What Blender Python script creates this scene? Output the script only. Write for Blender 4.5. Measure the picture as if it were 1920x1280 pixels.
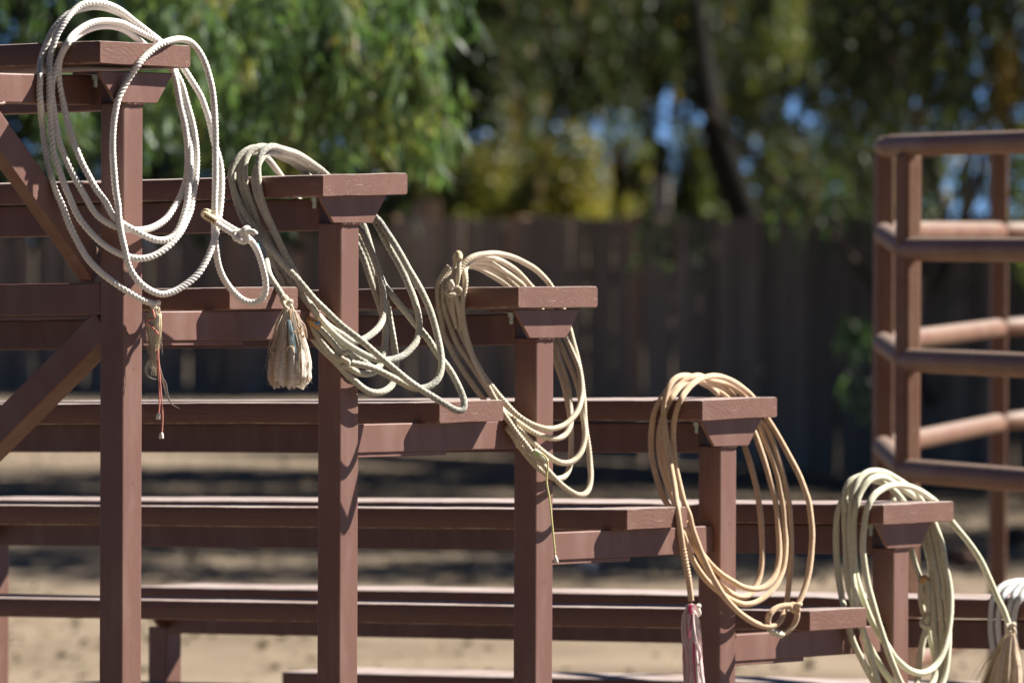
import bpy, bmesh, math, random
import numpy as np
from mathutils import Vector, Matrix, noise as mnoise

for _o in list(bpy.data.objects):
    bpy.data.objects.remove(_o, do_unlink=True)
scene = bpy.context.scene
C = scene.collection
IN = 0.0254
R = math.radians
random.seed(7)
rng = np.random.default_rng(7)

# ------------------------------------------------------------------ camera
GROUND = 72.0                                   # top seat stands 72 inches above the ground
F_PX = 14867.464                                # focal length in pixels of a 1920 wide picture
YAW, PITCH, ROLL = 0.663660674, -0.0128382091, 0.0034980994
CAM = np.array([342.559918, -394.163408, -12.5215004])      # inches, bleacher frame
XTILT = 0.0187274512                            # the benches are not quite level along their length


def cam_axes():
    cy, sy = math.cos(YAW), math.sin(YAW)
    fwd = np.array([-sy, cy, 0.]); right = np.array([cy, sy, 0.]); up = np.array([0, 0, 1.])
    f2 = fwd * math.cos(PITCH) + up * math.sin(PITCH)
    u2 = up * math.cos(PITCH) - fwd * math.sin(PITCH)
    r3 = right * math.cos(ROLL) + u2 * math.sin(ROLL)
    u3 = u2 * math.cos(ROLL) - right * math.sin(ROLL)
    return r3, u3, f2


CR, CU, CF = cam_axes()


def world(p):
    """bleacher inches -> metres, ground at z = 0"""
    p = np.asarray(p, float)
    q = p.copy()
    q[..., 2] = p[..., 2] + GROUND
    return q * IN


CAMW = world(CAM)


def at(px, py, z):
    """measured picture position and distance in metres -> place in the world"""
    return CAMW + CF * z + CR * ((px - 960) / F_PX * z) + CU * ((640 - py) / F_PX * z)


def atg(px, z, h=0.0):
    """a place on the ground (or h above it) seen at column px, z metres off"""
    p = CAMW + CF * z + CR * ((px - 960) / F_PX * z)
    p[2] = h
    return p


cam_d = bpy.data.cameras.new('camera')
cam = bpy.data.objects.new('camera', cam_d)
C.objects.link(cam)
cam_d.sensor_width = 36.0
cam_d.lens = F_PX / 1920 * 36.0
cam_d.clip_end = 3000
cam_d.clip_start = 0.5
m = Matrix(((CR[0], CU[0], -CF[0]), (CR[1], CU[1], -CF[1]), (CR[2], CU[2], -CF[2])))
cam.matrix_world = Matrix.Translation(Vector(CAMW)) @ m.to_4x4()
cam_d.dof.use_dof = True
cam_d.dof.focus_distance = 535 * IN
cam_d.dof.aperture_fstop = 8.2
scene.camera = cam

# ------------------------------------------------------------------ sky, sun, exposure
TO_SUN = Vector((0.55, 0.88, 1.0)).normalized()
el = math.asin(TO_SUN.z)
az = math.atan2(TO_SUN.x, TO_SUN.y)
w = bpy.data.worlds.new("World"); scene.world = w; w.use_nodes = True
nt = w.node_tree
sky = nt.nodes.new('ShaderNodeTexSky'); sky.sky_type = 'NISHITA'; sky.sun_disc = False
sky.sun_elevation = el; sky.sun_rotation = az
sky.dust_density = 0.0; sky.ozone_density = 8.0; sky.air_density = 0.27; sky.altitude = 1500
bgn = nt.nodes['Background']; bgn.inputs[1].default_value = 0.05
nt.links.new(sky.outputs[0], bgn.inputs[0])
sl = bpy.data.lights.new('sun', 'SUN'); sl.energy = 5.0; sl.angle = R(0.53); sl.color = (1, 0.95, 0.87)
so = bpy.data.objects.new('sun', sl); C.objects.link(so)
so.rotation_euler = TO_SUN.to_track_quat('Z', 'Y').to_euler()
scene.view_settings.view_transform = 'Standard'
scene.view_settings.look = 'None'
scene.view_settings.exposure = 1.54
scene.view_settings.gamma = 1
scene.render.engine = 'CYCLES'
scene.cycles.max_bounces = 6
scene.cycles.diffuse_bounces = 3
scene.cycles.transmission_bounces = 4


# ------------------------------------------------------------------ materials
class Mat:
    def __init__(s, name, rough=0.7, spec=0.5):
        s.m = bpy.data.materials.new(name); s.m.use_nodes = True
        s.t = s.m.node_tree; s.n = s.t.nodes; s.b = s.n['Principled BSDF']
        s.b.inputs['Roughness'].default_value = rough
        s.b.inputs['Specular IOR Level'].default_value = spec

    def node(s, typ, **kw):
        nd = s.n.new('ShaderNode' + typ)
        for k, v in kw.items():
            if k.startswith('_'):
                setattr(nd, k[1:], v)
            else:
                key = k.replace('__', ' ')
                nd.inputs[key].default_value = v
        return nd

    def link(s, a, b):
        s.t.links.new(a, b)

    def coords(s, kind='Object', scale=(1, 1, 1), loc=(0, 0, 0)):
        tc = s.n.new('ShaderNodeTexCoord'); mp = s.n.new('ShaderNodeMapping')
        mp.inputs['Scale'].default_value = scale; mp.inputs['Location'].default_value = loc
        s.link(tc.outputs[kind], mp.inputs[0]); return mp.outputs[0]

    def noise(s, vec, scale, detail=4, rough=0.55, dist=0.0):
        nd = s.node('TexNoise', Scale=scale, Detail=detail, Roughness=rough, Distortion=dist)
        if vec is not None: s.link(vec, nd.inputs['Vector'])
        return nd.outputs[0]

    def ramp(s, fac, stops):
        nd = s.n.new('ShaderNodeValToRGB'); e = nd.color_ramp.elements
        while len(e) < len(stops): e.new(0.5)
        for k, (p, c) in zip(e, stops):
            k.position = p; k.color = (*c, 1) if len(c) == 3 else c
        s.link(fac, nd.inputs[0]); return nd.outputs[0]

    def mix(s, fac, a, b, mode='MIX'):
        nd = s.n.new('ShaderNodeMix'); nd.data_type = 'RGBA'; nd.blend_type = mode
        for inp, v in ((nd.inputs[0], fac), (nd.inputs[6], a), (nd.inputs[7], b)):
            if hasattr(v, 'is_linked'): s.link(v, inp)
            elif isinstance(v, (int, float)): inp.default_value = v
            else: inp.default_value = (*v, 1)
        return nd.outputs[2]

    def math(s, op, a, b=0.0):
        nd = s.n.new('ShaderNodeMath'); nd.operation = op
        for inp, v in ((nd.inputs[0], a), (nd.inputs[1], b)):
            if hasattr(v, 'is_linked'): s.link(v, inp)
            else: inp.default_value = v
        return nd.outputs[0]

    def color(s, c):
        if hasattr(c, 'is_linked'): s.link(c, s.b.inputs['Base Color'])
        else: s.b.inputs['Base Color'].default_value = (*c, 1)

    def bump(s, h, strength=0.5, dist=0.002):
        nd = s.node('Bump', Strength=strength, Distance=dist)
        s.link(h, nd.inputs['Height']); s.link(nd.outputs[0], s.b.inputs['Normal']); return nd


BROWN = (0.142, 0.062, 0.041)


def mat_paint_wood():
    a = Mat('painted_wood', 0.5, 0.5)
    oi = a.n.new('ShaderNodeObjectInfo')
    co = a.coords('Object', (1, 1, 1))
    # growth rings across the end, long grain along the sides
    mp = a.n.new('ShaderNodeMapping'); mp.inputs['Scale'].default_value = (0.03, 1, 1)
    a.link(co, mp.inputs[0])
    add = a.n.new('ShaderNodeVectorMath'); add.operation = 'ADD'
    sc = a.n.new('ShaderNodeVectorMath'); sc.operation = 'MULTIPLY'
    rnd = a.n.new('ShaderNodeCombineXYZ')
    r2 = a.n.new('ShaderNodeTexWhiteNoise'); r2.noise_dimensions = '1D'; a.link(oi.outputs['Random'], r2.inputs['W'])
    a.link(a.math('MULTIPLY', oi.outputs['Random'], 0.20), rnd.inputs[1])
    a.link(a.math('MULTIPLY', r2.outputs[0], 0.16), rnd.inputs[2])
    a.link(mp.outputs[0], add.inputs[0]); a.link(rnd.outputs[0], add.inputs[1])
    wv = a.node('TexWave', Scale=34, Distortion=7.0, Detail=4, **{'Detail__Scale': 1.1, 'Detail__Roughness': 0.65})
    wv.wave_type = 'RINGS'; wv.rings_direction = 'X'
    off = a.n.new('ShaderNodeVectorMath'); off.operation = 'ADD'; off.inputs[1].default_value = (0, -0.18, 0.03)
    a.link(add.outputs[0], off.inputs[0]); a.link(off.outputs[0], wv.inputs['Vector'])
    fine = a.noise(a.coords('Object', (0.03, 1, 1.6)), 700, 3, 0.6)
    big = a.noise(co, 9, 5, 0.6)
    grit = a.noise(a.coords('Object', (0.25, 1, 1)), 330, 4, 0.75)
    crack = a.noise(a.coords('Object', (0.2, 0.35, 2.6)), 130, 5, 0.7, 0.8)
    scr = a.noise(a.coords('Object', (0.15, 2.2, 2.2)), 160, 4, 0.7)
    col = a.mix(a.math('MULTIPLY', big, 0.9), tuple(c * 0.86 for c in BROWN), tuple(c * 1.16 for c in (0.156, 0.072, 0.050)))
    chip = a.ramp(scr, [(0.64, (0, 0, 0)), (0.69, (1, 1, 1))])
    col = a.mix(a.math('MULTIPLY', chip, 0.6), col, (0.30, 0.21, 0.17))
    ring = a.ramp(wv.outputs[1], [(0.35, (0, 0, 0)), (0.8, (1, 1, 1))])
    col = a.mix(a.math('MULTIPLY', ring, 0.06), col, (0.21, 0.115, 0.09))
    # upward-facing surfaces mixed paler, in uneven patches
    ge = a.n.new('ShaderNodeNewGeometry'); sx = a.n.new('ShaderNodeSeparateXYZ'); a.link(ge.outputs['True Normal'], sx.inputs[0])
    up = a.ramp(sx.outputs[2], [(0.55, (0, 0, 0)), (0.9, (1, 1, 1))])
    pale_mix = a.ramp(a.noise(a.coords('Object', (0.4, 1, 1)), 22, 5, 0.7), [(0.32, (0.25, 0.25, 0.25)), (0.62, (1, 1, 1))])
    col = a.mix(a.math('MULTIPLY', up, a.math('MULTIPLY', pale_mix, 0.8)), col, (0.47, 0.41, 0.385))
    ed = a.n.new('ShaderNodeAttribute'); ed.attribute_name = 'edge'
    wn = a.noise(a.coords('Object', (0.35, 1, 1)), 75, 5, 0.75)
    wear = a.math('MULTIPLY', ed.outputs['Fac'], a.ramp(wn, [(0.47, (0, 0, 0)), (0.56, (1, 1, 1))]))
    col = a.mix(a.math('MULTIPLY', wear, 0.75), col, (0.40, 0.32, 0.26))
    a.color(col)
    h = a.math('ADD', a.math('ADD', a.math('MULTIPLY', grit, 0.9), a.math('MULTIPLY', a.ramp(crack, [(0.30, (0, 0, 0)), (0.42, (1, 1, 1))]), 0.9)), a.math('MULTIPLY', wv.outputs[1], 0.13)) if True else 0
    h = a.math('ADD', h, a.math('ADD', a.math('MULTIPLY', fine, 0.45), a.math('MULTIPLY', big, 0.35)))
    a.bump(h, 0.55, 0.0016)
    rg = a.math('ADD', 0.42, a.math('MULTIPLY', big, 0.2))
    a.link(rg, a.b.inputs['Roughness'])
    return a.m


def mat_paint_steel():
    a = Mat('painted_steel', 0.52, 0.55)
    co = a.coords('Object')
    big = a.noise(co, 7, 5, 0.6); sp = a.noise(co, 240, 2, 0.5)
    dust = a.noise(a.coords('Object', (1, 1, 0.25)), 26, 4, 0.6)
    col = a.mix(big, tuple(c * 0.88 for c in (0.144, 0.065, 0.046)), tuple(c * 1.12 for c in (0.144, 0.065, 0.046)))
    col = a.mix(a.math('MULTIPLY', a.ramp(dust, [(0.45, (0, 0, 0)), (0.72, (1, 1, 1))]), 0.55), col, (0.205, 0.125, 0.10))
    scuff = a.noise(a.coords('Object', (3, 3, 1)), 60, 3, 0.7)
    col = a.mix(a.ramp(scuff, [(0.68, (0, 0, 0)), (0.73, (0.8, 0.8, 0.8))]), col, (0.10, 0.028, 0.022))
    a.color(col)
    pits = a.noise(co, 55, 3, 0.6)
    col = a.mix(a.ramp(pits, [(0.70, (0, 0, 0)), (0.74, (0.8, 0.8, 0.8))]), col, (0.085, 0.040, 0.026))
    a.color(col)
    a.bump(a.math('ADD', a.math('MULTIPLY', big, 0.6), a.math('ADD', a.math('MULTIPLY', pits, 0.5), a.math('MULTIPLY', sp, 0.25))), 0.4, 0.0014)
    return a.m


def mat_simple(name, col, rough=0.8, spec=0.3, nscale=40, var=0.25, bump=0.3, dist=0.001, col2=None, metal=0.0):
    a = Mat(name, rough, spec)
    co = a.coords('Object')
    nz = a.noise(co, nscale, 5, 0.6)
    c2 = col2 if col2 else tuple(min(1, c * (1 + var)) for c in col)
    a.color(a.mix(nz, tuple(c * (1 - var) for c in col), c2))
    a.b.inputs['Metallic'].default_value = metal
    if bump: a.bump(nz, bump, dist)
    return a.m


def mat_rope(name, c1, c2, nscale=300, blot=None, bump=0.25, blot_at=(0.52, 0.66)):
    a = Mat(name, 0.92, 0.15)
    co = a.coords('Object')
    nz = a.noise(co, nscale, 3, 0.7); bg = a.noise(co, 14, 4, 0.6)
    col = a.mix(a.ramp(nz, [(0.3, (0, 0, 0)), (0.7, (1, 1, 1))]), c1, c2)
    col = a.mix(a.math('MULTIPLY', a.ramp(bg, [(0.35, (0, 0, 0)), (0.75, (1, 1, 1))]), 0.5), col, tuple(0.5 * (u + v) * k_ for u, v, k_ in zip(c1, c2, (0.62, 0.58, 0.52))))
    if blot:
        b2 = a.noise(co, 420, 2, 0.6); b3 = a.noise(co, 9, 3, 0.5)
        f = a.math('MULTIPLY', a.ramp(b2, [(blot_at[0], (0, 0, 0)), (blot_at[1], (1, 1, 1))]), a.ramp(b3, [(0.42, (0, 0, 0)), (0.62, (1, 1, 1))]))
        col = a.mix(a.math('MULTIPLY', f, 0.85), col, blot)
    a.color(col)
    a.b.inputs['Sheen Weight'].default_value = 0.25
    a.b.inputs['Sheen Roughness'].default_value = 0.6
    a.bump(nz, bump, 0.0008)
    return a.m


def mat_leaf(name, trans=0.42):
    a = Mat(name, 0.5, 0.35)
    at_ = a.n.new('ShaderNodeAttribute'); at_.attribute_name = 'tint'
    a.color(at_.outputs['Color'])
    tr = a.n.new('ShaderNodeBsdfTranslucent')
    mx = a.mix(1.0, at_.outputs['Color'], (1.25, 1.35, 0.55), 'MULTIPLY')
    a.link(mx, tr.inputs['Color'])
    ms = a.n.new('ShaderNodeMixShader'); ms.inputs[0].default_value = trans
    a.link(a.b.outputs[0], ms.inputs[1]); a.link(tr.outputs[0], ms.inputs[2])
    a.link(ms.outputs[0], a.n['Material Output'].inputs['Surface'])
    return a.m


def mat_fence():
    a = Mat('weathered_board', 0.9, 0.2)
    oi = a.n.new('ShaderNodeObjectInfo')
    co = a.coords('Object', (1, 1, 0.06))
    add = a.n.new('ShaderNodeVectorMath'); add.operation = 'ADD'
    cx = a.n.new('ShaderNodeCombineXYZ'); a.link(a.math('MULTIPLY', oi.outputs['Random'], 40), cx.inputs[0])
    a.link(co, add.inputs[0]); a.link(cx.outputs[0], add.inputs[1])
    g = a.noise(add.outputs[0], 38, 5, 0.65, 0.4)
    col = a.ramp(g, [(0.3, (0.13, 0.098, 0.064)), (0.7, (0.38, 0.30, 0.215))])
    col = a.mix(a.ramp(oi.outputs['Random'], [(0.15, (0, 0, 0)), (0.85, (1, 1, 1))]), a.mix(0.75, col, (0.115, 0.09, 0.064)), col)
    col = a.mix(a.math('MULTIPLY', a.ramp(oi.outputs['Random'], [(0.86, (0, 0, 0)), (0.9, (1, 1, 1))]), 0.6), col, (0.30, 0.165, 0.085))
    a.color(col); a.bump(g, 0.5, 0.004)
    return a.m


def mat_ground():
    a = Mat('dirt', 0.95, 0.1)
    co = a.coords('Object')
    b1 = a.noise(co, 0.7, 6, 0.65); b2 = a.noise(co, 4.5, 6, 0.75); b3 = a.noise(co, 40, 4, 0.7)
    col = a.mix(a.ramp(b1, [(0.35, (0, 0, 0)), (0.65, (1, 1, 1))]), (0.135, 0.102, 0.070), (0.26, 0.205, 0.148))
    col = a.mix(a.math('MULTIPLY', a.ramp(b2, [(0.52, (0, 0, 0)), (0.68, (1, 1, 1))]), 0.5), col, (0.09, 0.072, 0.045))
    col = a.mix(a.math('MULTIPLY', b3, 0.35), col, (0.135, 0.102, 0.07))
    a.color(col)
    a.bump(a.math('ADD', b2, a.math('MULTIPLY', b3, 0.3)), 0.6, 0.03)
    return a.m


def mat_bark(name='bark', c1=(0.05, 0.04, 0.03), c2=(0.15, 0.125, 0.10)):
    a = Mat(name, 0.95, 0.1)
    co = a.coords('Object', (1, 1, 0.2))
    g = a.noise(co, 30, 6, 0.7, 0.6)
    a.color(a.ramp(g, [(0.35, c1), (0.7, c2)])); a.bump(g, 0.9, 0.01)
    return a.m


def mat_pipe():
    a = Mat('rusty_pipe_paint', 0.6, 0.4)
    co = a.coords('Object')
    g = a.noise(co, 5, 6, 0.65); g2 = a.noise(co, 60, 4, 0.6)
    col = a.mix(a.ramp(g, [(0.4, (0, 0, 0)), (0.62, (1, 1, 1))]), (0.125, 0.046, 0.022), (0.15, 0.078, 0.040))
    col = a.mix(a.math('MULTIPLY', a.ramp(g2, [(0.5, (0, 0, 0)), (0.7, (1, 1, 1))]), 0.6), col, (0.17, 0.095, 0.055))
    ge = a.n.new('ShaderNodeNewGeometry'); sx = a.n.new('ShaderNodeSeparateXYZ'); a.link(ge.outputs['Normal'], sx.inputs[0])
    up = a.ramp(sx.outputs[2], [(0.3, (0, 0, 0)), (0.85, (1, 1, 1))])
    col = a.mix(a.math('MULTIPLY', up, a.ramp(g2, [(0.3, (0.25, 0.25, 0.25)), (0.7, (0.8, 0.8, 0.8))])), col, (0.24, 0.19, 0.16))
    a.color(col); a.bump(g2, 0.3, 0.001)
    return a.m


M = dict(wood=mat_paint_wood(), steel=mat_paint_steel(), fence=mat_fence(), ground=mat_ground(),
         bark=mat_bark(), bark_dark=mat_bark('dark_bark', (0.006, 0.005, 0.004), (0.018, 0.015, 0.012)),
         bark_pale=mat_bark('pale_bark', (0.12, 0.10, 0.08), (0.34, 0.29, 0.24)), pipe=mat_pipe(), leaf=mat_leaf('leaf'),
         zinc=mat_simple('zinc', (0.33, 0.36, 0.30), 0.45, 0.5, 90, 0.2, 0.2, metal=0.5),
         weld=mat_simple('weld_paint', (0.17, 0.09, 0.07), 0.55, 0.5, 200, 0.35, 0.5),
         white_rope=mat_rope('white_cotton', (0.66, 0.63, 0.58), (0.80, 0.78, 0.74)),
         grey_rope=mat_rope('grey_braid', (0.36, 0.345, 0.27), (0.55, 0.53, 0.43), 260, blot=(0.07, 0.085, 0.115), blot_at=(0.44, 0.58)),
         beige_rope=mat_rope('beige_twist', (0.459, 0.381, 0.264), (0.634, 0.556, 0.429)),
         tan_rope=mat_rope('tan_rope', (0.50, 0.335, 0.195), (0.62, 0.46, 0.31), 160, bump=0.1),
         cream_rope=mat_rope('cream_rope', (0.488, 0.488, 0.351), (0.664, 0.639, 0.478), 150, bump=0.12),
         blue_rope=mat_rope('pale_blue_grey_rope', (0.488, 0.498, 0.508), (0.644, 0.644, 0.644), 150, bump=0.12),
         leather=mat_simple('rawhide', (0.50, 0.27, 0.10), 0.55, 0.4, 120, 0.35, 0.4, col2=(0.66, 0.42, 0.20)),
         pale_leather=mat_simple('pale_rawhide', (0.52, 0.38, 0.20), 0.6, 0.4, 160, 0.35, 0.5, col2=(0.72, 0.58, 0.38)),
         tape=mat_simple('dirty_tape', (0.55, 0.52, 0.42), 0.8, 0.2, 250, 0.35, 0.4),
         dark_hole=mat_simple('stitch_hole', (0.10, 0.06, 0.03), 0.9, 0.1, 50, 0.2, 0),
         blue_thread=mat_simple('blue_thread', (0.12, 0.32, 0.60), 0.8, 0.2, 300, 0.2, 0.1),
         cyan_mark=mat_simple('cyan_mark', (0.12, 0.55, 0.62), 0.8, 0.2, 300, 0.15, 0.1),
         lime_cord=mat_simple('lime_cord', (0.62, 0.60, 0.26), 0.8, 0.2, 300, 0.2, 0.1),
         green_cord=mat_simple('green_cord', (0.36, 0.62, 0.16), 0.8, 0.2, 300, 0.2, 0.1),
         pink_cord=mat_simple('pink_cord', (0.62, 0.25, 0.20), 0.8, 0.2, 500, 0.35, 0.1),
         white_fibre=mat_simple('white_fibre', (0.70, 0.64, 0.56), 0.9, 0.1, 300, 0.15, 0.0),
         stone=mat_simple('stone', (0.26, 0.21, 0.17), 0.9, 0.2, 12, 0.3, 0.5, 0.01),
         red_stone=mat_simple('red_stone', (0.11, 0.065, 0.045), 0.9, 0.2, 12, 0.3, 0.5, 0.01),
         pale_stone=mat_simple('pale_stone', (0.45, 0.42, 0.38), 0.9, 0.2, 12, 0.2, 0.5, 0.01))


def mat_fibre(name, trans=0.35):
    a = Mat(name, 0.85, 0.15)
    at_ = a.n.new('ShaderNodeAttribute'); at_.attribute_name = 'tint'
    a.color(at_.outputs['Color'])
    tr = a.n.new('ShaderNodeBsdfTranslucent'); a.link(at_.outputs['Color'], tr.inputs['Color'])
    ms = a.n.new('ShaderNodeMixShader'); ms.inputs[0].default_value = trans
    a.link(a.b.outputs[0], ms.inputs[1]); a.link(tr.outputs[0], ms.inputs[2])
    a.link(ms.outputs[0], a.n['Material Output'].inputs['Surface'])
    return a.m


M['fibre'] = mat_fibre('frayed_fibre')


# ------------------------------------------------------------------ object helpers
def tag(o, label=None, cat=None, group=None, kind=None):
    if label: o['label'] = label
    if cat: o['category'] = cat
    if group: o['group'] = group
    if kind: o['kind'] = kind
    return o


def empty(name, loc):
    o = bpy.data.objects.new(name, None); o.location = Vector(loc); o.empty_display_size = 0.1
    C.objects.link(o); return o


def link_mesh(name, me, mat, parent=None, loc=(0, 0, 0), rot=None, smooth=False):
    o = bpy.data.objects.new(name, me)
    if mat and not me.materials: me.materials.append(mat)
    if parent is not None: o.parent = parent
    o.location = Vector(loc)
    if rot is not None: o.rotation_euler = rot
    C.objects.link(o)
    return o


def origin_of(o):
    v = Vector((0, 0, 0))
    while o is not None:
        v += o.location; o = o.parent
    return v


def np_mesh(name, verts, faces, smooth=True, tint=None):
    """verts (n,3); faces (m,k) all the same size"""
    me = bpy.data.meshes.new(name)
    verts = np.ascontiguousarray(verts, np.float32); faces = np.ascontiguousarray(faces, np.int32)
    k = faces.shape[1]
    me.vertices.add(len(verts)); me.vertices.foreach_set('co', verts.ravel())
    me.loops.add(faces.size); me.loops.foreach_set('vertex_index', faces.ravel())
    me.polygons.add(len(faces))
    me.polygons.foreach_set('loop_start', np.arange(0, faces.size, k, dtype=np.int32))
    if smooth: me.polygons.foreach_set('use_smooth', np.ones(len(faces), bool))
    if tint is not None:
        ca = me.color_attributes.new('tint', 'FLOAT_COLOR', 'POINT')
        t = np.ones((len(verts), 4), np.float32); t[:, :3] = tint
        ca.data.foreach_set('color', t.ravel())
    me.update(calc_edges=True)
    return me


def box_mesh(name, sx, sy, sz, bevel=0.0, seg=2):
    bm = bmesh.new(); bmesh.ops.create_cube(bm, size=1.0)
    for v in bm.verts: v.co = Vector((v.co.x * sx, v.co.y * sy, v.co.z * sz))
    if bevel:
        bmesh.ops.bevel(bm, geom=list(bm.edges), offset=bevel, segments=seg, affect='EDGES', profile=0.5)
    me = bpy.data.meshes.new(name); bm.to_mesh(me); bm.free(); return me


def frames(P):
    """parallel transport frames along polyline P"""
    n = len(P)
    T = np.gradient(P, axis=0); T /= np.linalg.norm(T, axis=1)[:, None] + 1e-12
    N = np.zeros_like(P)
    a = np.array([0, 0, 1.0]) if abs(T[0][2]) < 0.9 else np.array([1.0, 0, 0])
    v = np.cross(T[0], a); N[0] = v / np.linalg.norm(v)
    for i in range(1, n):
        v = N[i - 1] - T[i] * (N[i - 1] @ T[i]); N[i] = v / (np.linalg.norm(v) + 1e-12)
    B = np.cross(T, N)
    return T, N, B


def tube_arrays(P, rad, k=10, cap=True, prof=None):
    """rad: scalar or (n,) ; prof(s, theta) -> multiplier array"""
    P = np.asarray(P, float); n = len(P)
    T, N, B = frames(P)
    th = np.linspace(0, 2 * np.pi, k, endpoint=False)
    rad = np.broadcast_to(np.asarray(rad, float), (n,))
    s = np.concatenate([[0], np.cumsum(np.linalg.norm(np.diff(P, axis=0), axis=1))])
    rr = rad[:, None] * np.ones((1, k))
    if prof is not None: rr = rr * prof(s[:, None], th[None, :])
    V = P[:, None, :] + rr[..., None] * (np.cos(th)[None, :, None] * N[:, None, :] + np.sin(th)[None, :, None] * B[:, None, :])
    V = V.reshape(-1, 3)
    i = np.arange(n - 1)[:, None]; j = np.arange(k)[None, :]; j2 = (j + 1) % k
    F = np.stack([i * k + j, i * k + j2, (i + 1) * k + j2, (i + 1) * k + j], -1).reshape(-1, 4)
    if cap:
        c0 = len(V); V = np.vstack([V, P[0], P[-1]])
        j = np.arange(k); j2 = (j + 1) % k
        f0 = np.stack([np.full(k, c0), j2, j, j], -1)      # degenerate quads kept as quads with a repeated corner are avoided below
        F = np.vstack([F, np.stack([np.full(k // 2, c0), j[1::2][:k // 2] * 0 + (j[0::2] + 2)[:k // 2] % k, (j[0::2] + 1)[:k // 2] % k, j[0::2][:k // 2]], -1)])
        b = (n - 1) * k
        F = np.vstack([F, np.stack([np.full(k // 2, c0 + 1), b + j[0::2][:k // 2], b + (j[0::2] + 1)[:k // 2] % k, b + (j[0::2] + 2)[:k // 2] % k], -1)])
    return V, F


def tube_mesh(name, P, rad, k=10, prof=None, org=(0, 0, 0)):
    V, F = tube_arrays(P, rad, k, True, prof)
    return np_mesh(name, V - np.asarray(org), F)


def merge(parts):
    Vs, Fs, Ts, o = [], [], [], 0
    for p in parts:
        V, F = p[0], p[1]
        Vs.append(V); Fs.append(F + o); o += len(V)
        if len(p) > 2: Ts.append(np.broadcast_to(np.asarray(p[2], float), (len(V), 3)))
    return np.vstack(Vs), np.vstack(Fs), (np.vstack(Ts) if Ts else None)


def catmull(P, step):
    P = np.asarray(P, float)
    n = len(P)
    if n == 2: Q = P
    else:
        ext = np.vstack([2 * P[0] - P[1], P, 2 * P[-1] - P[-2]])
        out = []
        for i in range(1, n):
            p0, p1, p2, p3 = ext[i - 1], ext[i], ext[i + 1], ext[i + 2]
            d = [max(np.linalg.norm(a - b) ** 0.5, 1e-6) for a, b in ((p1, p0), (p2, p1), (p3, p2))]
            t0, t1 = 0, d[0]; t2 = t1 + d[1]; t3 = t2 + d[2]
            t = np.linspace(t1, t2, 14, endpoint=False)[:, None]
            A1 = (t1 - t) / (t1 - t0) * p0 + (t - t0) / (t1 - t0) * p1
            A2 = (t2 - t) / (t2 - t1) * p1 + (t - t1) / (t2 - t1) * p2
            A3 = (t3 - t) / (t3 - t2) * p2 + (t - t2) / (t3 - t2) * p3
            B1 = (t2 - t) / (t2 - t0) * A1 + (t - t0) / (t2 - t0) * A2
            B2 = (t3 - t) / (t3 - t1) * A2 + (t - t1) / (t3 - t1) * A3
            out.append((t2 - t) / (t2 - t1) * B1 + (t - t1) / (t2 - t1) * B2)
        out.append(P[-1:])
        Q = np.vstack(out)
    s = np.concatenate([[0], np.cumsum(np.linalg.norm(np.diff(Q, axis=0), axis=1))])
    m_ = max(4, int(s[-1] / step))
    u = np.linspace(0, s[-1], m_)
    return np.stack([np.interp(u, s, Q[:, k]) for k in range(Q.shape[1])], 1)


def smooth_path(P, sig):
    """gaussian smoothing of evenly spaced points, ends kept"""
    k = int(sig * 3)
    if k < 1: return P
    g = np.exp(-0.5 * (np.arange(-k, k + 1) / sig) ** 2); g /= g.sum()
    E = np.vstack([2 * P[0] - P[k:0:-1], P, 2 * P[-1] - P[-2:-k - 2:-1]])
    return np.stack([np.convolve(E[:, c], g, 'valid') for c in range(P.shape[1])], 1)


# ------------------------------------------------------------------ ground
def build_ground():
    n = 60
    base = CAMW.copy(); base[2] = 0
    us = np.concatenate([np.linspace(-40, 140, 90), [170, 220, 320, 520, 900, 1500]])
    vs = np.concatenate([[-1500, -700, -300, -150, -80], np.linspace(-40, 40, 60), [80, 150, 300, 700, 1500]])
    f = np.array([CF[0], CF[1], 0]); f /= np.linalg.norm(f); r = np.array([f[1], -f[0], 0])
    V = []
    for u in us:
        for v in vs:
            p = base + f * u + r * v
            p[2] = 0.035 * mnoise.noise(Vector((p[0] * 0.25, p[1] * 0.25, 0))) + 0.015 * mnoise.noise(Vector((p[0], p[1], 3))) - 0.03
            V.append(p)
    nv = len(vs)
    F = [(i * nv + j, i * nv + j + 1, (i + 1) * nv + j + 1, (i + 1) * nv + j) for i in range(len(us) - 1) for j in range(nv - 1)]
    o = link_mesh('ground', np_mesh('ground', np.array(V), np.array(F)[:, ::-1]), M['ground'])
    tag(o, kind='structure')


build_ground()

# ------------------------------------------------------------------ the bleacher
ROW_D, ROW_R, ROW_D0, ROW_R0 = 21.868239, 8.03508885, 22.7530700, 7.86855318
POST_X, POST_Y = -0.95, 3.30
FOOT_Y, FOOT_Z, FOOT_X = 13.19, -15.843, -0.20
BEAM_Z, BEAM_X = -17.345, -1.604
NROW = 8
LEFT = -94.0
ORG = world((-47.0, 80.0, -72.0))
bleacher = empty('bleacher', ORG)
tag(bleacher, 'brown painted bleacher of stepped wooden bench planks on a steel frame, draped with ropes', 'bleacher')
TILT = (0, -math.atan(XTILT), 0)


def row(i):
    return (0.0, 0.0) if i == 0 else (ROW_D0 + (i - 1) * ROW_D, -(ROW_R0 + (i - 1) * ROW_R))


def W(x, y, z):
    """bleacher inches including the tilt, relative to the bleacher's own origin"""
    return world((x, y, z + XTILT * x)) - ORG


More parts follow.
